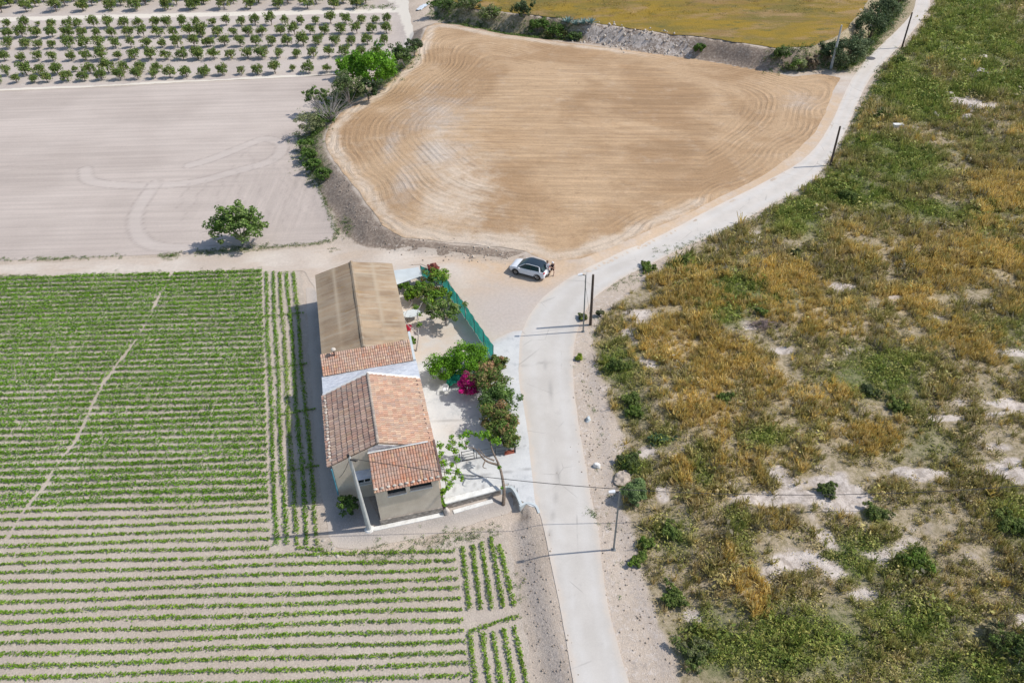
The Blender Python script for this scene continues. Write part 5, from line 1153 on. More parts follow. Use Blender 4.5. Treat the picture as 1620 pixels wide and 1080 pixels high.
# olives by the top of the lane
for i, (x, y, w, h, lb) in enumerate(((1335, 108, 6.2, 5.0, 'dark olive tree right behind the far concrete pole'), (1352, 98, 4.6, 4.6, 'dark olive tree between the concrete pole and the lane'), (1372, 66, 6.6, 5.6, 'tall rounded olive tree in the middle of the lane side clump'),
                                      (1396, 38, 6.4, 4.8, 'grey green olive tree nearer the top of the lane'), (1416, 12, 5.5, 4.2, 'farthest olive tree at the top edge beside the lane'), (1310, 92, 3.6, 3.0, 'small olive bush left of the far concrete pole'))):
    tree('olive_tree', lb, 'tree', (x, y), w, h, 0.4, G_OLIVE if i != 2 else G_OLIVE + G_DARK, 40 + i, 0.15, 50, 56, w * 0.8, 0.13, M['bark'], 7, 0.27, 0.5, group='olive trees beside the lane')
# shrubs on the far bank under the meadow
for i, (x, y, w, h, lb) in enumerate(((700, 22, 6.0, 3.0, 'grey green shrub at the left end of the far bank'), (738, 30, 6.0, 2.6, 'broad green shrub on the far bank beside the agave'), (775, 38, 5.0, 2.2, 'low yellow green shrub on the far bank'), (826, 44, 5.0, 3.2, 'dark rounded shrub casting shadow on the far bank'),
                                      (850, 50, 5.2, 2.6, 'mid green shrub in the thick part of the far bank'), (880, 55, 5.4, 2.6, 'brownish shrub in the thick part of the far bank'), (908, 52, 3.4, 1.8, 'dry grey shrub beside the row of agaves'), (1235, 95, 3.4, 2.0, 'dark shrub right of the brown bank face'), (1262, 98, 4.4, 2.2, 'grey green shrub beside the bare far corner'), (1285, 96, 3.0, 2.2, 'twiggy purple grey shrub near the far concrete pole'),
                                      (1105, 88, 2.4, 1.4, 'small dark shrub at the foot of the chalk face'))):
    tree('shrub', lb, 'bush', (x, y), w, h, 0.0, [G_OLIVE + G_MID, G_MID + G_GREY, G_YG[1:2] + G_GREY, G_DARK + G_OLIVE, G_MID, [(0.12, 0.10, 0.06)] + G_MID][i % 6] if i != 9 else [(0.17, 0.13, 0.13), (0.12, 0.10, 0.09)], 60 + i, 0.16, 34, 36, w * 0.6, 0.06, M['greybark'], 6, 0.3)
def agave(px, s, label):
    P = on(*px); r = random.Random(int(px[0])); o = MB()
    for i in range(22):
        a = i * 2.4; e = 0.35 + 1.0 * i / 22; Lg = s * (1.0 - 0.3 * i / 22); d = Vector((math.cos(a) * math.cos(e), math.sin(a) * math.cos(e), math.sin(e))); sd = Vector((-math.sin(a), math.cos(a), 0)) * 0.10 * s
        m1 = d * Lg * 0.4; t = d * Lg + Vector((d.x, d.y, 0)) * 0.1; up_ = Vector((0, 0, 0.04))
        o.add([tuple(-sd * .5), tuple(sd * .5), tuple(m1 + sd + up_), tuple(m1 - up_), tuple(m1 - sd + up_), tuple(t)], [(0, 3, 4), (0, 1, 3), (1, 2, 3), (3, 2, 5), (4, 3, 5)])
    return setp(o.build('agave', mat_agave, loc=P), label, 'agave', 'agaves on the far bank')
mat_agave = mat_plain('agave_leaf', (0.20, 0.30, 0.28), 0.5, var=0.2)
for x, y, s, lb in ((899, 35, 1.7, 'blue grey agave at the left end of the agave row'), (911, 38, 1.4, 'second blue grey agave of the agave row'), (923, 39, 1.6, 'third blue grey agave of the agave row'), (935, 38, 1.5, 'blue grey agave at the right end of the agave row'), (906, 52, 1.3, 'single agave lower on the far bank'), (745, 4, 2.4, 'large pale agave at the top edge above the far bank'), (757, 3, 2.0, 'smaller pale agave beside the large one at the top edge')):
    agave((x, y), s, lb)

# garden plants
tree('citrus_bush', 'bright green rounded citrus on the left beside the white chair', 'bush', (703, 598), 3.3, 2.5, 0.3, G_BRIGHT, 201, 0.085, 52, 75, 3.0, 0.08, M['bark'], 6, 0.26, 0.55)
tree('citrus_bush', 'larger bright green citrus beside the netted fence', 'bush', (742, 588), 4.3, 3.0, 0.3, G_BRIGHT, 202, 0.085, 66, 80, 3.8, 0.09, M['bark'], 6, 0.24, 0.55)
MAG = [(0.36, 0.004, 0.19), (0.46, 0.008, 0.26), (0.20, 0.003, 0.10), (0.52, 0.02, 0.33), (0.33, 0.008, 0.18), (0.08, 0.05, 0.04)]
tree('bougainvillea', 'vivid magenta bougainvillea beside the oleander hedge', 'flowering bush', (744, 626), 2.5, 2.6, 0.1, MAG, 203, 0.075, 46, 85, 2.1, 0.05, M['bark'], 5, 0.27, 0.5)
OL1 = G_MID + [(0.09, 0.13, 0.045), (0.14, 0.17, 0.07), (0.12, 0.15, 0.05), (0.34, 0.17, 0.16), (0.26, 0.19, 0.13)]
OL2 = G_MID + [(0.10, 0.17, 0.08), (0.20, 0.28, 0.16), (0.09, 0.15, 0.06)]
OL3 = G_MID + [(0.30, 0.14, 0.13), (0.34, 0.19, 0.16), (0.11, 0.14, 0.045), (0.09, 0.14, 0.04), (0.14, 0.17, 0.06)]
for i, (x, y, w, h, pal, lb) in enumerate(((777, 625, 3.9, 3.1, OL1, 'olive and pink oleander right of the bougainvillea'), (792, 650, 3.7, 2.8, OL2, 'white flowering oleander in the middle of the hedge'), (790, 682, 3.6, 3.0, OL3, 'reddish pink oleander in the lower hedge'), (797, 702, 3.2, 2.6, OL1 + G_MID, 'green and cream oleander at the hedge end by the corner post'),
                                          (785, 588, 2.3, 1.8, OL1, 'small oleander at the end of the netted fence'), (770, 600, 2.2, 2.0, OL3, 'dusty pink oleander behind the bougainvillea'))):
    tree('oleander', lb, 'flowering bush', (x, y), w, h, 0.0, pal, 210 + i, 0.10, 54, 62, w * 0.85, 0.05, M['bark'], 7, 0.26, 0.4, group='oleanders of the hedge')
tree('patio_shrub', 'dark leafy shrub in the shaded recess in front of the farmhouse', 'bush', (553, 812), 1.7, 1.9, 0.3, G_DARK + G_MID, 220, 0.09, 30, 44, 1.5, 0.05, M['bark'], 6, 0.3)
# vine pergola and back garden
VINE = G_MID + G_YG[:2]
for i, (x, y, w, h, z0, pal, lb) in enumerate(((664, 474, 2.7, 1.9, 0.7, VINE, 'climbing vine sprawling behind the barn beside the pale lean-to'), (690, 456, 3.6, 2.4, 0.7, VINE + [(0.20, 0.09, 0.08)], 'tangled vine with reddish shoots at the fence corner'), (676, 478, 3.2, 2.0, 0.6, G_MID + [(0.16, 0.08, 0.06), (0.12, 0.15, 0.04)], 'brownish green vine in the middle of the back garden'),
                                              (695, 484, 2.6, 2.0, 0.4, G_YG + G_MID, 'yellow green vine beside the netted fence'), (650, 478, 1.4, 1.6, 0.3, G_YG + G_MID, 'small leafy shrub against the barn wall'), (640, 462, 1.1, 1.3, 0.3, G_MID, 'small round shrub in front of the pale lean-to'), (650, 548, 1.1, 1.3, 0.1, G_MID, 'low green plant at the foot of the barn by the red pot'), (688, 448, 1.3, 2.4, 1.2, [(0.25, 0.07, 0.10), (0.18, 0.07, 0.09)], 'dull red leaved shrub at the fence corner'))):
    tree('garden_vine' if 'vine' in lb else 'garden_shrub', lb, 'vine' if 'vine' in lb else 'bush', (x, y), w * 1.15, h, z0, [(c[0] * 1.15, c[1] * 1.2, c[2]) for c in pal], 230 + i, 0.10, 44, 40, w * 0.95, 0.04, M['greybark'], 8, 0.24, 0.3, 1)
tree('fig_tree', 'open crowned fig tree with pale leaves in the back garden beside the netting', 'tree', (707, 515), 4.3, 2.9, 0.9, G_FIG + [(0.30, 0.32, 0.18)], 245, 0.13, 44, 30, 3.6, 0.1, M['greybark'], 12, 0.2, 0.3, 2)
# bare vine stems propped beside the barn
def stems(name, label, base, pts_list, r0, tufts, pal, seed, cat='vine', leaf=0.085, per=90, tr=0.36, mat=None):
    """woody stems through (dx, dy, z) points with leaf tufts"""
    P = on(*base); r = thing(name, label, cat, P); b = MB()
    for pts, k in pts_list: n = len(pts); b.tube([tuple(q) for q in smooth([np.array(p, float) for p in pts], 4)], [r0 * k * (1 - 0.75 * i / (4 * (n - 1))) for i in range(4 * (n - 1) + 1)], 7)
    b.build('stem', mat or M['bark'], r, smooth_=True)
    rng = np.random.default_rng(seed); Cn = []; O = []
    for (x, y, z, s) in tufts:
        n = int(per * s * s); o = rng.normal(size=(n, 3)); o /= np.linalg.norm(o, axis=1, keepdims=True); Cn.append(np.array([x, y, z]) + o * rng.uniform(0.2, 1, n)[:, None] * tr * s * np.array([1, 1, .75])); O.append(o)
    Cn = np.vstack(Cn); O = np.vstack(O); V, F = leafquads(Cn, leaf, rng, 0.6, O, 0.75); pal = np.array(pal); col = pal[rng.integers(0, len(pal), len(Cn))] * rng.uniform(0.75, 1.3, len(Cn))[:, None]
    link('foliage', npmesh('foliage', V, F, M['leaf'], np.repeat(col, 4, axis=0)), r); return r
def at3(P0, px, z):        # offset from P0 of the point seen at px on level z
    q = at(px[0], px[1], z); return (q[0] - P0[0], q[1] - P0[1], z - P0[2])
B0 = on(658, 556)
stems('vine_stems', 'bare pale vine stems rising in the shade beside the barn', (658, 556), [([(0, 0, 0), at3(B0, (662, 530), 1.2), at3(B0, (660, 497), 2.0), at3(B0, (668, 478), 2.2)], 1), ([at3(B0, (662, 530), 1.2), at3(B0, (640, 505), 1.9), at3(B0, (652, 478), 2.2)], .7)], 0.07,
      [(*at3(B0, (663, 513), 1.9), 0.9), (*at3(B0, (657, 485), 2.2), 1.1), (*at3(B0, (664, 497), 2.0), 0.8)], VINE, 251, mat=M['greybark'])
# climbing vine at the house corner
V0 = on(702, 806); z2_ = 2.1
vt = [((716, 699), 1.0), ((711, 706), 0.9), ((720, 712), 0.9), ((714, 690), .7), ((696, 704), 1.0), ((699, 717), .8), ((695, 722), .6), ((703, 733), .9), ((715, 735), .8), ((722, 725), .8), ((709, 745), .9), ((724, 745), 1.0), ((731, 756), .8), ((705, 757), .9), ((712, 765), .9), ((708, 771), .7), ((700, 730), .6), ((718, 755), .6)]
stems('climbing_vine', 'leafy vine climbing in loops past the corner of the farmhouse annexe', (702, 806), [([(0, 0, 0), at3(V0, (700, 785), 0.5), at3(V0, (706, 770), 1.2), at3(V0, (722, 750), z2_), at3(V0, (719, 722), z2_), at3(V0, (714, 695), z2_)], 1), ([at3(V0, (706, 770), 1.2), at3(V0, (703, 745), z2_), at3(V0, (699, 722), z2_), at3(V0, (696, 703), z2_)], .7), ([at3(V0, (722, 750), z2_), at3(V0, (732, 757), z2_)], .5)], 0.05,
      [(*at3(V0, p, z2_), s) for p, s in vt] + [(*at3(V0, (697, 779), 0.8), .9), (*at3(V0, (702, 776), 1.0), .8), (*at3(V0, (699, 790), 0.35), .7), (*at3(V0, (703, 797), 0.1), .6)], G_YG[:3] + G_BRIGHT, 252, tr=0.36)
# pollarded tree bending over the yard
T0 = on(796, 799); zt = 2.6
stems('pollard_tree', 'crooked pollarded tree bending over the yard with a few leafy tufts', (796, 799), [([(0, 0, -0.1), at3(T0, (797, 772), 0.5), at3(T0, (791, 740), 1.3), at3(T0, (780, 715), 2.1), at3(T0, (775, 698), 2.5)], 1.0), ([at3(T0, (788, 735), 1.4), at3(T0, (768, 728), 1.9), at3(T0, (752, 710), 2.2), at3(T0, (738, 707), 2.4)], .65),
       ([at3(T0, (782, 728), 1.7), at3(T0, (768, 722), 2.0), at3(T0, (756, 708), 2.4)], .5), ([at3(T0, (768, 728), 1.9), at3(T0, (764, 738), 1.9), at3(T0, (770, 741), 1.9)], .4), ([at3(T0, (738, 707), 2.4), at3(T0, (735, 697), 2.5)], .4)], 0.15,
      [(*at3(T0, (763, 688), zt), 1.1), (*at3(T0, (770, 686), zt), 1.1), (*at3(T0, (753, 686), zt), .75), (*at3(T0, (738, 686), zt), .9), (*at3(T0, (730, 690), zt), .8), (*at3(T0, (784, 698), zt), 1.1), (*at3(T0, (729, 703), 2.4), .8), (*at3(T0, (738, 700), 2.4), .6), (*at3(T0, (791, 739), 1.4), .55), (*at3(T0, (795, 771), .6), .45), (*at3(T0, (735, 707), 2.3), .5), (*at3(T0, (744, 684), zt), .6)],
      G_BRIGHT + G_YG[:1], 253, 'tree', per=95, tr=0.42)
# pale round bush by the lamp and other bushes that stand out on the hillside
tree('round_bush', 'pale blue green feathery round bush beside the near street lamp', 'bush', (1001, 788), 2.15, 1.7, 0.0, [(0.14, 0.20, 0.11), (0.18, 0.24, 0.14), (0.10, 0.155, 0.08)], 300, 0.06, 70, 90, 2.0, 0.05, M['greybark'], 6, 0.25, 0.5)
HB = [(974, 584, 2.6, 1.5, G_MID, 'dense dark green bush on the lane side below the chalk patch'), (1000, 636, 2.0, 1.4, G_MID, 'dark green bush right of the dark rough shoulder'), (1003, 655, 1.8, 1.2, G_MID + G_BRIGHT[:1], 'brighter green bush just below another on the hillside edge'),
      (1043, 697, 2.6, 0.8, [(0.05, 0.115, 0.075), (0.06, 0.14, 0.09), (0.045, 0.09, 0.055)], 'flat blue green bush in the hillside edge'), (996, 735, 2.4, 1.3, G_DARK + G_MID, 'dark bush above the round chalk mound'), (1376, 622, 2.2, 1.1, G_DARK, 'very dark low bush in the middle of the hillside'), (1145, 633, 1.6, 1.1, G_MID, 'small dark bush above the chalk scar'),
      (1449, 890, 2.2, 1.3, G_MID + G_BRIGHT[:1], 'bright green shrub on the right side of the hillside'), (1600, 835, 3.4, 1.6, G_MID, 'wide dark green bush at the right edge'), (1610, 1030, 4.0, 1.8, G_DARK + G_MID, 'dark bush in the lower right corner'), (1570, 1005, 2.0, 1.4, G_GREY, 'pale grey green shrub near the lower right corner'),
      (1385, 815, 2.4, 1.1, G_MID + G_GREY[:1], 'rounded bush below the chalk ridge'), (1307, 778, 1.9, 1.1, G_DARK + G_MID, 'dark bush left of the chalk ridge'), (1060, 845, 2.0, 1.3, G_MID, 'leafy bush across from the lamp foot'), (1022, 862, 1.4, 0.9, G_BRIGHT[:1] + G_MID, 'light green bush nearest the shoulder below the lamp'),
      (1010, 888, 1.9, 1.0, G_BRIGHT[:1] + G_MID, 'fresh green bush at the hillside edge below the lamp'), (1066, 950, 2.2, 1.2, G_MID, 'green bush above the tan earth patch'), (1100, 1035, 3.0, 1.4, G_MID + G_OLIVE, 'leafy bush below the tan earth patch'), (1082, 415, 2.4, 1.2, G_MID, 'green bush on the lane edge at the right of the junction'),
      (1025, 427, 2.6, 1.0, G_MID + G_BRIGHT[:1], 'low green bush on the inner bend of the lane'), (950, 500, 1.1, 1.3, G_OLIVE, 'slender blue green plant beside the wooden post'), (916, 568, 0.9, 0.9, G_YG, 'yellow green weed at the concrete edge below the lamp'), (921, 505, 0.9, 1.0, G_YG[:2] + G_OLIVE, 'small weed at the foot of the junction lamp'),
      (1258, 404, 1.6, 1.1, G_DARK, 'small very dark bush in the upper hillside'), (1395, 185, 3.2, 1.7, G_MID, 'dark green thicket right of the lane bend'), (1342, 315, 3.2, 1.6, G_MID, 'dark green thicket below the wooden pole'), (1425, 100, 3.0, 1.6, G_BRIGHT[:1] + G_MID, 'bright green thicket near the top of the lane'), (1420, 645, 2.0, 1.0, G_MID, 'mid green shrub right of the very dark bush'),
      (1205, 497, 1.5, 1.1, G_MID, 'green sprig growing behind the dead branch pile')]
for i, (x, y, w, h, pal, lb) in enumerate(HB):
    tree('hillside_bush', lb, 'bush', (x, y), w * 0.95, h * 0.62, 0.0, [(c[0] * 1.25 + .012, c[1] * 1.02 + .01, c[2] * 1.1 + .008) for c in pal], 310 + i, 0.075, 60, 44, w * (0.5 + 0.4 * ((i * 7) % 5) / 4), 0.04, M['greybark'], 5, 0.30, 0.15, lobe=2.2).rotation_euler = (0, 0, i * 1.1)
# dead branch pile
P = on(1207, 515); b = MB(); rr = random.Random(15)
for i in range(150):
    a = rr.uniform(0, 6.28); q = rr.uniform(0, 1.6); x, y = q * math.cos(a), q * math.sin(a) * 0.6; a2 = rr.uniform(0, 6.28); l = rr.uniform(.4, 1.1)
    b.tube([(x, y, rr.uniform(.05, .7) * (1.8 - q) / 1.8), (x + l * math.cos(a2), y + l * math.sin(a2) * .5, rr.uniform(.0, .6) * (1.8 - q) / 1.8 + 0.05)], [0.022, 0.012], 3)
setp(b.build('branch_pile', mat_plain('dead_wood', (0.27, 0.20, 0.19), 0.9, var=0.3), loc=P), 'heap of dead purplish grey branches in the dry golden grass', 'branch pile')

# ------------------------------------------------------------------ rocks, stones and small items
def rock(px, s, label, name='rock', seed=0, mat=None, flat=0.6, cat='rock', group=None):
    P = on(*px); b = MB(); b.ball((0, 0, s * flat * 0.1), (s, s * 0.7, s * flat), seed, 0.16 if s > 0.5 else 0.25, 14 if s > 0.5 else 9, 9 if s > 0.5 else 6); [b.ball((s * math.cos(q * 2.1 + seed) * .95, s * .8 * math.sin(q * 2.1 + seed), 0.03), (s * .3, s * .24, s * flat * .4), seed + q, 0.25, 8, 5) for q in range(4 if s > 0.7 and name == 'outcrop' else 0)]; o = b.build(name, mat or M['rock'], loc=P); o.rotation_euler = (0, 0, seed * 1.3); return setp(o, label, cat, group)
rock((930.5, 664), 0.32, 'small grey square marker stone beside the lane, upper one', 'marker_stone', 1, M['slab'], 0.9, 'stone'); rock((944, 738), 0.34, 'small white marker stone beside the lane, lower one', 'marker_stone', 2, M['white'], 0.9, 'stone')
rock((986, 756), 0.85, 'round chalky mound above the pale round bush', 'mound', 3, M['mound'], 0.4, 'mound')
for i, (x, y, s, lb) in enumerate(((1540, 172, 1.8, 'largest chalk outcrop on the upper hillside'), (1556, 154, 1.1, 'chalk outcrop just right and above the largest one'), (1500, 150, 1.1, 'flat chalk outcrop left of the largest one'), (1480, 180, 1.0, 'leftmost low chalk outcrop'), (1523, 95, 0.8, 'small chalk outcrop above the row'), (1557, 90, 0.8, 'small chalk outcrop at the upper right'),
                                   (1553, 113, 1.1, 'pale outcrop below the two small upper ones'), (1530, 186, 1.2, 'low broken outcrop under the largest one'))):
    rock((x, y), s * 0.8, lb, 'outcrop', 10 + i, M['rock'], 0.42)
P = on(1420, 201); b = MB(); b.box(-0.65, 0.65, -0.3, 0.3, 0, 0.45); setp(b.build('white_block', M['white'], loc=P), 'small white block lying in the green hillside scrub', 'block')
rr = random.Random(3)
sp = [(497, 866, .16), (505, 880, .2), (514, 872, .14), (528, 868, .2), (534, 880, .2), (545, 872, .16), (492, 802, .3), (500, 818, .22), (512, 855, .18), (520, 878, .16), (560, 874, .12)]
for i, (x, y, s) in enumerate(sorted(sp)): rock((x, y), s, 'pale loose stone at the gravel corner by the crop, %s from the left' % ordn(i), 'loose_stone', 30 + i, M['stone'], 0.6, 'stone', 'loose stones at the gravel corner')
P = on(1377, 93); b = MB(); b.prism([(0.75 * math.cos(t * math.pi / 8) + 0.05 * math.sin(3 * t), 0.7 * math.sin(t * math.pi / 8)) for t in range(16)], 0.085, 0.098); setp(b.build('dark_oval', M['patch'], loc=P), 'dark oval patch on the far lane', 'patch')  # flat dark oval laid on the lane
P = on(669, 12); b = MB(); rr2 = random.Random(2)
vs_ = [((i / 7 - .5) * 1.3 + (j / 7 - .5) * 1.2 + rr2.uniform(-.15, .15), (j / 7 - .5) * 4.0 + rr2.uniform(-.3, .3), 0.08 + rr2.uniform(0, .15)) for j in range(8) for i in range(8)]
b.add(vs_, [(j * 8 + i, j * 8 + i + 1, j * 8 + 9 + i, j * 8 + 8 + i) for j in range(7) for i in range(7)]); setp(b.build('plastic_sheet', M['water'], loc=P), 'crumpled bluish white plastic sheet at the far orchard corner', 'plastic sheet')

# ------------------------------------------------------------------ car
cf, cr_ = at(816, 434.4), at(850, 443.3); fwd = (cf - cr_) / np.linalg.norm(cf - cr_); lf = np.array([-fwd[1], fwd[0]]); ctr = (cf + cr_) / 2 - lf * 0.80
car = thing('parked_car', 'white hatchback car with a dark glass roof parked on the dirt junction', 'car', (ctr[0], ctr[1], gz(*ctr) + 0.05), math.atan2(fwd[1], fwd[0]))
def loft(secs, mat, name, par, close=True):
    b = MB(); n = len(secs[0]); V = [p for s in secs for p in s]; F = []
    for i in range(len(secs) - 1):
        for k in range(n): F.append((i * n + k, i * n + (k + 1) % n, (i + 1) * n + (k + 1) % n, (i + 1) * n + k))
    F.append(tuple(range(n - 1, -1, -1))); F.append(tuple((len(secs) - 1) * n + k for k in range(n))); b.add(V, F)
    o = b.build(name, mat, par, smooth_=True); 
    md = o.modifiers.new('edge', 'EDGE_SPLIT'); md.split_angle = math.radians(38); return o
def sec(x, w, zb, zs, zt, crown=0.04):
    return [(x, -w * .88, zb), (x, -w, zb + .12), (x, -w * 1.0, zs), (x, -w * .93, zt), (x, -w * .5, zt + crown), (x, w * .5, zt + crown), (x, w * .93, zt), (x, w, zs), (x, w, zb + .12), (x, w * .88, zb)]
SC = 1.0
loft([sec(-2.02, .70, .38, .70, .86, .0), sec(-1.95, .80, .28, .78, .98, .02), sec(-1.7, .87, .24, .84, 1.05), sec(-1.0, .89, .22, .85, 1.04), sec(0.3, .89, .22, .84, 1.0), sec(1.0, .88, .22, .82, .98), sec(1.5, .86, .24, .76, .92), sec(1.85, .80, .28, .66, .82, .03), sec(2.02, .68, .36, .55, .66, .0)], M['carwhite'], 'body', car)
def gsec(x, wb, wt, zb, zt): return [(x, -wb, zb), (x, -wt, zt), (x, -wt * .5, zt + .03), (x, wt * .5, zt + .03), (x, wt, zt), (x, wb, zb)]
loft([gsec(-1.88, .74, .70, 1.0, 1.07), gsec(-1.62, .80, .63, 1.0, 1.40), gsec(-1.3, .82, .64, 1.0, 1.50), gsec(-0.2, .83, .66, 1.0, 1.535), gsec(0.25, .83, .64, .99, 1.49), gsec(1.08, .78, .70, .97, 1.02)], M['carglass'], 'windows', car)
loft([[(x, -w, z), (x, -w * .5, z + .035), (x, w * .5, z + .035), (x, w, z), (x, w, z - .03), (x, -w, z - .03)] for x, w, z in ((-1.60, .62, 1.435), (-1.3, .645, 1.52), (-.2, .665, 1.56), (.22, .64, 1.515))], M['carroof'], 'roof', car)
for s in (-1, 1):
    tb('roof_rail', [(-1.45, .66 * s, 1.49), (-1.2, .675 * s, 1.58), (-.2, .69 * s, 1.60), (.15, .67 * s, 1.52)], 0.03, M['carwhite'], car)
    for x, z0_, z1_, w0, w1 in ((-1.42, 1.0, 1.47, .835, .66),): tb('pillar', [(x - .1, w0 * s, z0_), (x + .02, w1 * s + .01 * s, z1_)], 0.075, M['carwhite'], car)
    tb('pillar', [(1.0, .80 * s, 1.0), (.25, .66 * s, 1.49)], 0.03, M['carwhite'], car); tb('pillar', [(-.45, .845 * s, 1.0), (-.42, .675 * s, 1.51)], 0.028, M['plastic'], car)
    b = MB(); b.ball((.78, .98 * s, 1.02), (.09, .12, .08), 1, 0.0); b.build('wing_mirror', M['carwhite'], car)
    b = MB(); b.box(-1.0, 1.0, .875 * s - .03, .875 * s + .03, .24, .38); b.build('side_skirt', M['plastic'], car)
    for x in (.15, -.85): b = MB(); b.box(x - .09, x + .09, .885 * s - .015, .885 * s + .02, .86, .885); b.build('door_handle', M['carwhite'], car)
    b = MB(); b.ball((1.9, .60 * s, .70), (.12, .19, .07), 1, 0); b.build('headlight', M['lens'], car)
    b = MB(); b.ball((-1.93, .66 * s, .92), (.10, .19, .09), 1, 0); b.build('taillight', M['redlamp'], car)
    for x in (1.24, -1.24):
        wl = thing('wheel', None, None); wl.parent = car; wl.location = (x, .80 * s, .335); wl.rotation_euler = (0, 0, 0)
        for k_ in list(wl.keys()): del wl[k_]
        b = MB(); prof = [(.30, -.10), (.335, -.08), (.335, .08), (.30, .10), (.21, .10), (.21, -.10)]; n = 20; vs_ = []; fs = []
        for k in range(n):
            a = 2 * math.pi * k / n
            for r_, y_ in prof: vs_.append((r_ * math.cos(a), y_, r_ * math.sin(a)))
        for k in range(n):
            for q in range(6): fs.append((k * 6 + q, k * 6 + (q + 1) % 6, ((k + 1) % n) * 6 + (q + 1) % 6, ((k + 1) % n) * 6 + q))
        b.add(vs_, fs); b.build('tyre', M['tyre'], wl)
        b = MB(); b.tube([(0, .03 * s, 0), (0, .085 * s, 0)], [.205, .20], 16)
        for k in range(5): a = 2 * math.pi * k / 5; b.tube([(0, .095 * s, 0), (.19 * math.cos(a), .10 * s, .19 * math.sin(a))], .025, 5)
        b.build('rim', M['alloy'], wl)
        b = MB(); n = 16
        for k in range(n):
            a0, a1 = math.pi * k / n, math.pi * (k + 1) / n; y0, y1 = (.775, .905) if s > 0 else (-.905, -.775)
            q = [(x + r_ * math.cos(a), r_ * math.sin(a) + .335) for r_, a in ((.355, a0), (.42, a0), (.42, a1), (.355, a1))]
            b.add([(p[0], y0, p[1]) for p in q] + [(p[0], y1, p[1]) for p in q], [(0, 1, 2, 3), (7, 6, 5, 4), (0, 4, 5, 1), (1, 5, 6, 2), (2, 6, 7, 3), (3, 7, 4, 0)])
        b.build('wheel_arch', M['plastic'], car)
b = MB(); b.box(-2.06, -1.98, -.62, .62, .36, .56); b.build('rear_bumper', M['plastic'], car); b = MB(); b.box(1.97, 2.05, -.58, .58, .38, .55); b.build('front_grille', M['plastic'], car)
b = MB(); b.box(-2.075, -2.062, -.26, .26, .50, .60); b.build('number_plate', M['lens'], car)

# ------------------------------------------------------------------ people
def person(px, face, label, pose, H=1.68, hat=None, skirt=False):
    P = on(*px); r = thing('person', label, 'person', P + np.array([0, 0, 0.05]), face)
    J = pose; names = list(J.keys()); me = bpy.data.meshes.new('body'); idx = {n: i for i, n in enumerate(names)}
    V = [J[n][0] for n in names]; E = [(idx[n], idx[J[n][2]]) for n in names if J[n][2]]
    rad = [J[n][1] for n in names]; fing = []
    for s in ('l', 'r'):
        h = Vector(J['hand_' + s][0]); w = Vector(J['wrist_' + s][0]); d = (h - w).normalized(); sd = Vector((0, 1, 0)) if abs(d.y) < .8 else Vector((1, 0, 0)); sd = (sd - d * sd.dot(d)).normalized(); cu = d.cross(sd)
        for k, (o_, ln) in enumerate(((-.03, .06), (-.011, .075), (.009, .07), (.028, .055))):
            b0 = len(V); V += [tuple(h + sd * o_ + d * .02), tuple(h + sd * o_ * 1.2 + d * (.02 + ln * .5) + cu * .008), tuple(h + sd * o_ * 1.2 + d * (.02 + ln) + cu * .03)]; rad += [.010, .009, .008]; E += [(idx['hand_' + s], b0), (b0, b0 + 1), (b0 + 1, b0 + 2)]
        b0 = len(V); V += [tuple(h - d * .03 + sd * .045), tuple(h + sd * .065 + d * .02)]; rad += [.012, .010]; E += [(idx['hand_' + s], b0), (b0, b0 + 1)]
    me.from_pydata([tuple(v) for v in V], E, []); o = link('body', me, r); o.data.materials.append(M['skin'])
    sk_ = o.modifiers.new('skin', 'SKIN'); lay = me.skin_vertices[0] if me.skin_vertices else None
    if lay is None:
        bpy.context.view_layer.update(); lay = me.skin_vertices[0] if me.skin_vertices else None
    if lay is not None:
        for i, v in enumerate(lay.data): v.radius = (rad[i], rad[i]); v.use_root = (i == 0)
    sb = o.modifiers.new('sub', 'SUBSURF'); sb.levels = 1; sb.render_levels = 1
    return r, o
def cloth(nm, chains, mat, par, n=10):
    b = MB()
    for pts, rad in chains: b.tube(pts, rad, n)
    return b.build(nm, mat, par, smooth_=True)
def mkpose(leg_l, leg_r, arm_l, arm_r, torso=0.0):
    t = torso
    return {'pelvis': ((0, 0, .93), .125, None), 'waist': ((.0, 0, 1.06), .11, 'pelvis'), 'chest': ((t * .5, 0, 1.27), .13, 'waist'), 'neck': ((t, 0, 1.43), .05, 'chest'), 'chin': ((t * 1.2 + .02, 0, 1.50), .065, 'neck'), 'head': ((t * 1.2 + .01, 0, 1.59), .09, 'chin'), 'crown': ((t * 1.2, 0, 1.66), .07, 'head'),
            'sh_l': ((t * .8, .17, 1.37), .055, 'chest'), 'sh_r': ((t * .8, -.17, 1.37), .055, 'chest'), 'el_l': (arm_l[0], .042, 'sh_l'), 'wrist_l': (arm_l[1], .028, 'el_l'), 'hand_l': (arm_l[2], .034, 'wrist_l'),
            'el_r': (arm_r[0], .042, 'sh_r'), 'wrist_r': (arm_r[1], .028, 'el_r'), 'hand_r': (arm_r[2], .034, 'wrist_r'), 'hip_l': ((0, .09, .86), .09, 'pelvis'), 'knee_l': (leg_l[0], .058, 'hip_l'), 'ank_l': (leg_l[1], .04, 'knee_l'), 'toe_l': (leg_l[2], .035, 'ank_l'),
            'hip_r': ((0, -.09, .86), .09, 'pelvis'), 'knee_r': (leg_r[0], .058, 'hip_r'), 'ank_r': (leg_r[1], .04, 'knee_r'), 'toe_r': (leg_r[2], .035, 'ank_r')}
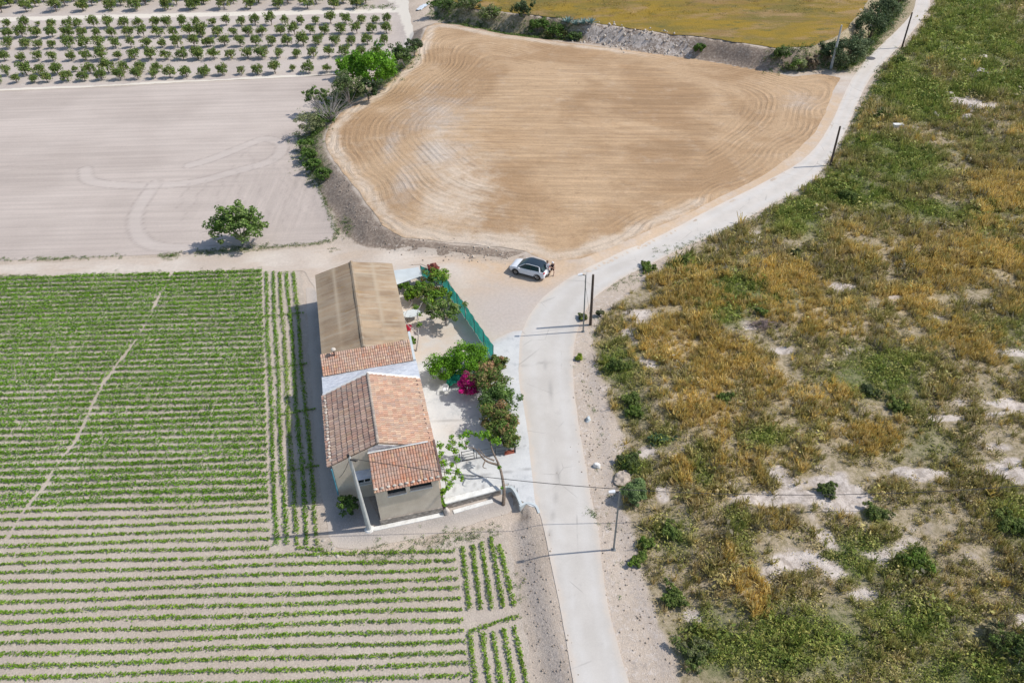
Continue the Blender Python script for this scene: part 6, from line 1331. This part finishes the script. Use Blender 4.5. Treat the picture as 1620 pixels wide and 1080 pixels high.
def face_parts(r, t, hairmat, hatmat=None):
    hx = t * 1.2 + .01
    b = MB(); b.ball((hx - .025, 0, 1.625), (.105, .095, .10), 2, .03, 12, 8); b.build('hair', hairmat, r, smooth_=True)
    b = MB(); b.ball((hx + .105, 0, 1.575), (.02, .014, .02), 1, 0); b.build('nose', M['skin'], r)
    for s in (-1, 1):
        b = MB(); b.ball((hx + .085, .032 * s, 1.60), (.012, .012, .008), 1, 0); b.build('eye', M['dark'], r)
        b = MB(); b.ball((hx, .092 * s, 1.585), (.018, .012, .028), 1, 0); b.build('ear', M['skin'], r)
    b = MB(); b.ball((hx + .09, 0, 1.535), (.012, .028, .006), 1, 0); b.build('mouth', M['terracotta'], r)
    if hatmat: b = MB(); b.ball((hx - .01, 0, 1.665), (.115, .105, .08), 1, 0, 12, 8); b.tube([(hx + .08, 0, 1.66), (hx + .09, 0, 1.675)], [.09, .085], 12); b.build('cap', hatmat, r, smooth_=True)
pa = mkpose(((.03, .10, .48), (-.02, .10, .08), (.12, .11, .03)), ((.06, -.11, .48), (.02, -.12, .08), (.16, -.13, .03)), ((.0, .24, 1.13), (.16, .24, .98), (.22, .22, .93)), ((.02, -.24, 1.12), (.18, -.20, 1.0), (.25, -.17, .97)))
r1, _ = person((866, 436.5), math.radians(-35), 'person in long grey clothes standing at the rear of the white car', pa); face_parts(r1, 0, M['hair']); r1.scale = (1.08,) * 3
cloth('grey_top', [([(0, 0, .84), (0, 0, .98), (0, 0, 1.2), (0, 0, 1.36), (0, 0, 1.43)], [.20, .17, .175, .17, .07]), ([(0, .16, 1.38), (0, .245, 1.13), (.15, .245, .99)], [.08, .065, .05]), ([(0, -.16, 1.38), (.02, -.245, 1.12), (.17, -.205, 1.005)], [.08, .065, .05])], M['greycloth'], r1, 12)
cloth('trousers', [([(0, .085, .90), (.03, .10, .48), (-.02, .10, .07)], [.12, .09, .08]), ([(0, -.085, .90), (.06, -.11, .48), (.02, -.12, .07)], [.12, .09, .08])], M['greycloth'], r1)
cloth('shoes', [([(-.06, .10, .04), (.14, .11, .035)], [.05, .04]), ([(-.03, -.12, .04), (.18, -.13, .035)], [.05, .04])], M['dark'], r1, 8)
pb = mkpose(((.20, .10, .50), (.10, .11, .10), (.22, .12, .04)), ((-.10, -.09, .50), (-.30, -.10, .14), (-.20, -.11, .04)), ((-.05, .23, 1.14), (.10, .24, .96), (.15, .22, .90)), ((.12, -.22, 1.15), (.25, -.10, 1.05), (.29, -.04, 1.04)), .04)
r2, _ = person((873.5, 436), math.radians(-60), 'person in white cap, black top and shorts walking beside the car', pb); face_parts(r2, .04, M['hair'], M['capw'])
cloth('black_top', [([(0, 0, .98), (.01, 0, 1.1), (.03, 0, 1.25), (.04, 0, 1.38), (.04, 0, 1.43)], [.15, .145, .155, .15, .06]), ([(.03, .16, 1.38), (-.01, .21, 1.24)], [.075, .06]), ([(.03, -.16, 1.38), (.09, -.20, 1.24)], [.075, .06])], M['blackcloth'], r2, 12)
cloth('shorts', [([(0, 0, 1.02), (0, 0, .86)], [.145, .155]), ([(0, .085, .90), (.11, .095, .68)], [.115, .10]), ([(0, -.085, .90), (-.06, -.09, .68)], [.115, .10])], M['blackcloth'], r2)
cloth('shoes', [([(.05, .11, .05), (.23, .12, .04)], [.05, .04]), ([(-.33, -.10, .11), (-.19, -.11, .045)], [.05, .04])], M['shoe'], r2, 8)

# ------------------------------------------------------------------ ground cover on the hillside and verges (uncountable)
def tuft_templates(kind, seed, n):
    rng = np.random.default_rng(seed)
    if kind == 'grass':       # upright narrow blades
        a = rng.uniform(0, 6.28, n); rr_ = rng.uniform(0, .28, n); x, y = rr_ * np.cos(a), rr_ * np.sin(a); h = rng.uniform(.45, 1.0, n); lean = rng.normal(0, .22, (n, 2)); w = rng.uniform(.025, .05, n); ta = rng.uniform(0, 6.28, n)
        b0 = np.stack([x - w * np.cos(ta), y - w * np.sin(ta), np.zeros(n)], 1); b1 = np.stack([x + w * np.cos(ta), y + w * np.sin(ta), np.zeros(n)], 1)
        t1 = np.stack([x + lean[:, 0] + w * .5 * np.cos(ta), y + lean[:, 1] + w * .5 * np.sin(ta), h], 1); t0 = np.stack([x + lean[:, 0] - w * .5 * np.cos(ta), y + lean[:, 1] - w * .5 * np.sin(ta), h], 1)
        return np.stack([b0, b1, t1, t0], 1)
    d = rng.normal(size=(n, 3)); d /= np.linalg.norm(d, axis=1, keepdims=True); d[:, 2] = np.abs(d[:, 2]); c = d * rng.uniform(.25, .5, n)[:, None] * np.array([1, 1, .8 if kind == 'bush' else .55]); c *= (1 + .25 * np.sin(3 * np.arctan2(d[:, 1], d[:, 0]) + seed))[:, None]
    V, F = leafquads(c, .085 if kind == 'bush' else .06, rng, .3, d, .5); return V.reshape(n, 4, 3)
def scatter(name, label, P, S, kinds, cols, seed, nb, hs=None):
    """replicate tuft templates at points; one object"""
    rng = np.random.default_rng(seed); allV = []; allC = []
    for kd in sorted(set(kinds.tolist())):
        for v in range(5):
            T = tuft_templates(kd, seed * 10 + v, nb[kd]); sel = np.nonzero((kinds == kd) & (np.arange(len(P)) % 5 == v))[0]
            if not len(sel): continue
            a = rng.uniform(0, 6.28, len(sel)); ca, sa = np.cos(a), np.sin(a); s = S[sel]
            X = T[None, ..., 0] * ca[:, None, None] - T[None, ..., 1] * sa[:, None, None]; Y = T[None, ..., 0] * sa[:, None, None] + T[None, ..., 1] * ca[:, None, None]
            hz = s * (hs[sel] if hs is not None else 1)
            W = np.stack([X * s[:, None, None] + P[sel, 0][:, None, None], Y * s[:, None, None] + P[sel, 1][:, None, None], T[None, ..., 2] * hz[:, None, None] + P[sel, 2][:, None, None] - 0.02], -1)
            c = cols[sel][:, None, :] * rng.uniform(.7, 1.35, (len(sel), T.shape[0], 1)); allV.append(W.reshape(-1, 3)); allC.append(np.repeat(c.reshape(-1, 3), 4, axis=0))
    V = np.vstack(allV).astype(np.float32); Cc = np.vstack(allC); F = np.arange(len(V)).reshape(-1, 4); me = npmesh(name, V, F, M['blade'], Cc); return setp(link(name, me), label, kind='stuff')
srng = np.random.default_rng(99)
# candidate places: even over the hillside on the ground, thinned with distance
def hill_points(n, ymin, ymax):
    X = srng.uniform(2, 124, n); Y = srng.uniform(ymin, ymax, n); vis = (X < 30 + Y * 0.58) & (sdpoly(X, Y, SCRUB) > -0.6); return X[vis], Y[vis]
parts = [hill_points(170000, 11, 62), hill_points(140000, 62, 112), hill_points(70000, 112, 178)]
X = np.concatenate([p[0] for p in parts]); Y = np.concatenate([p[1] for p in parts])
cover, green, gold, bare, ins = hill_attrs(X, Y); patch = fnoise(X, Y, 1.8, 123); keep = srng.uniform(0, 1, len(X)) < np.clip(cover * (0.34 + 2.2 * (patch - 0.36) + 0.25 * gold + 0.15 * green) + 0.02, 0.01, 0.95)
X, Y, green, gold, patch = X[keep], Y[keep], green[keep], gold[keep], patch[keep]; Z = height(X, Y); n = len(X)
u = srng.uniform(0, 1, n); kinds = np.where(u < gold * 0.62, 'grass', np.where(srng.uniform(0, 1, n) < 0.35 + 0.45 * green, 'bush', 'low'))
kinds = np.where((kinds == 'low') & (srng.uniform(0, 1, n) < .3), 'grass', kinds)
cg = np.array([(0.145, 0.20, 0.05), (0.185, 0.235, 0.06), (0.12, 0.165, 0.045), (0.235, 0.25, 0.085)]); co = np.array([(0.245, 0.235, 0.095), (0.29, 0.27, 0.125), (0.205, 0.21, 0.085), (0.34, 0.295, 0.175)]); cy = np.array([(0.41, 0.335, 0.12), (0.47, 0.395, 0.175), (0.35, 0.30, 0.12), (0.41, 0.355, 0.20)])
ri_ = srng.integers(0, 4, n); w = green[:, None]; hue = fnoise(X, Y, 3.5, 222)[:, None]
cols = co[ri_] * (1 - w) + cg[ri_] * w; cols = np.where((srng.uniform(0, 1, n) < 0.15 * (1 - green))[:, None], np.array([0.20, 0.19, 0.15]), cols)
isg = ((kinds == 'grass') & (u < gold * 0.62 + 0.10 * (green < .3)))[:, None]; cols = np.where(isg, cy[ri_], cols) * (0.8 + 0.5 * hue)
S = srng.uniform(0.5, 1.25, n) * (0.6 + 0.9 * patch) * np.where((srng.uniform(0, 1, n) < 0.03) & (kinds == 'bush'), 2.0, 1.0) * np.where(Y > 100, 1.35, np.where(Y > 62, 1.0, 0.8)); hs = np.where(kinds == 'grass', .85, 1.0)
scatter('hillside_scrub', 'rough green, olive and golden grass and low scrub covering the hillside', np.stack([X, Y, Z], 1), S, kinds, cols, 5, dict(grass=18, bush=26, low=18), hs)
# verge weeds along the fields and banks
def line_pts(pxs, step, wid, z=None):
    P = on_np(pxs); out = []
    for i in range(len(P) - 1):
        a, b = P[i], P[i + 1]; n = max(1, int(np.linalg.norm(b - a) / step)); t = srng.uniform(0, 1, n)[:, None]; q = a[:2] + (b - a)[:2] * t + srng.normal(0, wid, (n, 2)); out.append(q)
    return np.vstack(out)
W = [line_pts([(-10, 411), (60, 410), (120, 409), (200, 405)], .16, .22), line_pts([(60, 410), (145, 406)], .1, .18), line_pts([(255, 405), (280, 404)], .02, .35), line_pts([(310, 399), (345, 397), (385, 393), (425, 392)], .03, .40), line_pts([(425, 391), (470, 388), (500, 386), (520, 381), (535, 374)], .06, .25),
     line_pts([(535, 374), (527, 350), (516, 325), (505, 300), (492, 275)], .07, .20), line_pts([(510, 285), (484, 250), (490, 225)], .012, .8), line_pts([(543, 345), (553, 375)], .05, .35), line_pts([(520, 395), (530, 397)], .05, .3), line_pts([(0, 437), (20, 437), (60, 436)], .05, .15), line_pts([(60, 436), (250, 431), (420, 425)], .35, .2),
     line_pts([(560, 880), (620, 872), (690, 862), (720, 856)], .06, .55), line_pts([(690, 855), (730, 848), (790, 838)], .07, .35), line_pts([(815, 880), (822, 940), (836, 1010)], .35, .25), line_pts([(505, 862), (515, 880)], .05, .3), line_pts([(560, 140), (530, 165), (500, 205), (487, 240)], .014, 1.3), line_pts([(650, 90), (600, 140)], .04, 1.0),
     line_pts([(688, 20), (740, 34), (800, 45), (850, 50), (905, 55)], .025, 1.2), line_pts([(1215, 90), (1250, 98), (1290, 98), (1310, 100)], .04, 1.0), line_pts([(1330, 110), (1352, 96), (1383, 58), (1415, 18), (1422, -10)], .02, .8), line_pts([(560, 12), (620, 12)], .1, 1.0),
     line_pts([(1045, 402), (1080, 388), (1160, 362), (1215, 335), (1270, 305), (1300, 285), (1330, 240), (1360, 185), (1400, 110), (1440, 70)], .08, .45), line_pts([(965, 460), (1000, 440), (1040, 420)], .09, .4), line_pts([(925, 560), (935, 640), (960, 800), (980, 960)], .8, .6), line_pts([(940, 495), (950, 540)], .3, .5), line_pts([(930, 800), (945, 830)], .15, .2)]
W = np.vstack(W); n = len(W); Z = height(W[:, 0], W[:, 1]); kinds = np.where(srng.uniform(0, 1, n) < .6, 'bush', 'low'); pal = np.array(G_MID + [(0.07, 0.14, 0.03), (0.12, 0.15, 0.055)]); cols = pal[srng.integers(0, len(pal), n)]
far_ = W[:, 1] > 100; S = srng.uniform(.35, .85, n) * np.where(far_, 1.5, .8)
scatter('verge_weeds', 'patchy green weeds along the track edges, banks and field margins', np.column_stack([W, Z]), S, kinds, cols, 8, dict(bush=26, low=18))
# dry stubble clumps scattered in the meadow
n = 9000; X = srng.uniform(-40, 90, n); Y = srng.uniform(138, 215, n); k = sdpoly(X, Y, MEAD) > 1; X, Y = X[k], Y[k]; k = fnoise(X, Y, 6, 44) + .25 * srng.uniform(-1, 1, len(X)) > .47; X, Y = X[k], Y[k]; n = len(X)
pal = np.array([(0.26, 0.19, 0.025), (0.15, 0.12, 0.03), (0.10, 0.11, 0.04), (0.30, 0.21, 0.10)]); cols = pal[srng.integers(0, 4, n)]
scatter('meadow_tufts', 'mustard yellow grass tufts of the far meadow', np.stack([X, Y, height(X, Y) + .04], 1), srng.uniform(.7, 1.9, n), np.full(n, 'low'), cols, 9, dict(low=16))
# clods and stones on the banks
def stones(name, label, PX, n_each, wid, smin, smax, seed):
    q = line_pts(PX, 1.0 / n_each, wid); r = np.random.default_rng(seed); V = []; Fc = []; base = np.array([(1, 0, 0), (-1, 0, 0), (0, 1, 0), (0, -1, 0), (0, 0, 1), (0, 0, -1)], float); tri = np.array([(0, 2, 4), (2, 1, 4), (1, 3, 4), (3, 0, 4), (2, 0, 5), (1, 2, 5), (3, 1, 5), (0, 3, 5)])
    Z = height(q[:, 0], q[:, 1]); s = r.uniform(smin, smax, len(q)); v = base[None] * s[:, None, None] * r.uniform(.6, 1.2, (len(q), 6, 3)) + np.column_stack([q, Z + s * .3])[:, None]
    Fc = (tri[None] + 6 * np.arange(len(q))[:, None, None]).reshape(-1, 3); me = npmesh(name, v.reshape(-1, 3), Fc, M['clod' if name == 'bank_rubble' or name == 'shoulder_rubble' else 'stone']); return setp(link(name, me), label, kind='stuff')
stones('bank_rubble', 'loose clods and small stones on the banks and shoulders', [(830, 840), (842, 900), (856, 960), (872, 1030), (888, 1090)], 14, .8, .03, .10, 1)
stones('bank_rubble', 'pale clods along the edge of the ploughed terrace', [(515, 240), (545, 300), (575, 350), (610, 385), (680, 398), (760, 405), (800, 408)], 5, .8, .04, .13, 2)
stones('shoulder_rubble', 'small stones strewn on the right shoulder of the lane', [(935, 560), (945, 650), (955, 740), (985, 850), (1010, 940), (1040, 1070)], 12, 1.0, .03, .10, 3)
stones('chalk_rubble', 'white chalk lumps below the far meadow edge and at the terrace corner', [(915, 60), (990, 70), (1090, 84)], 6, 1.2, .1, .3, 4)
stones('chalk_rubble', 'white chalk lumps at the terrace corner near the car', [(735, 398), (790, 402), (812, 412)], 9, .6, .04, .14, 5)
stones('yard_rubble', 'pebbles and clods at the edge of the gravel yard', [(530, 868), (600, 868), (700, 848), (790, 826)], 12, .5, .02, .07, 6)
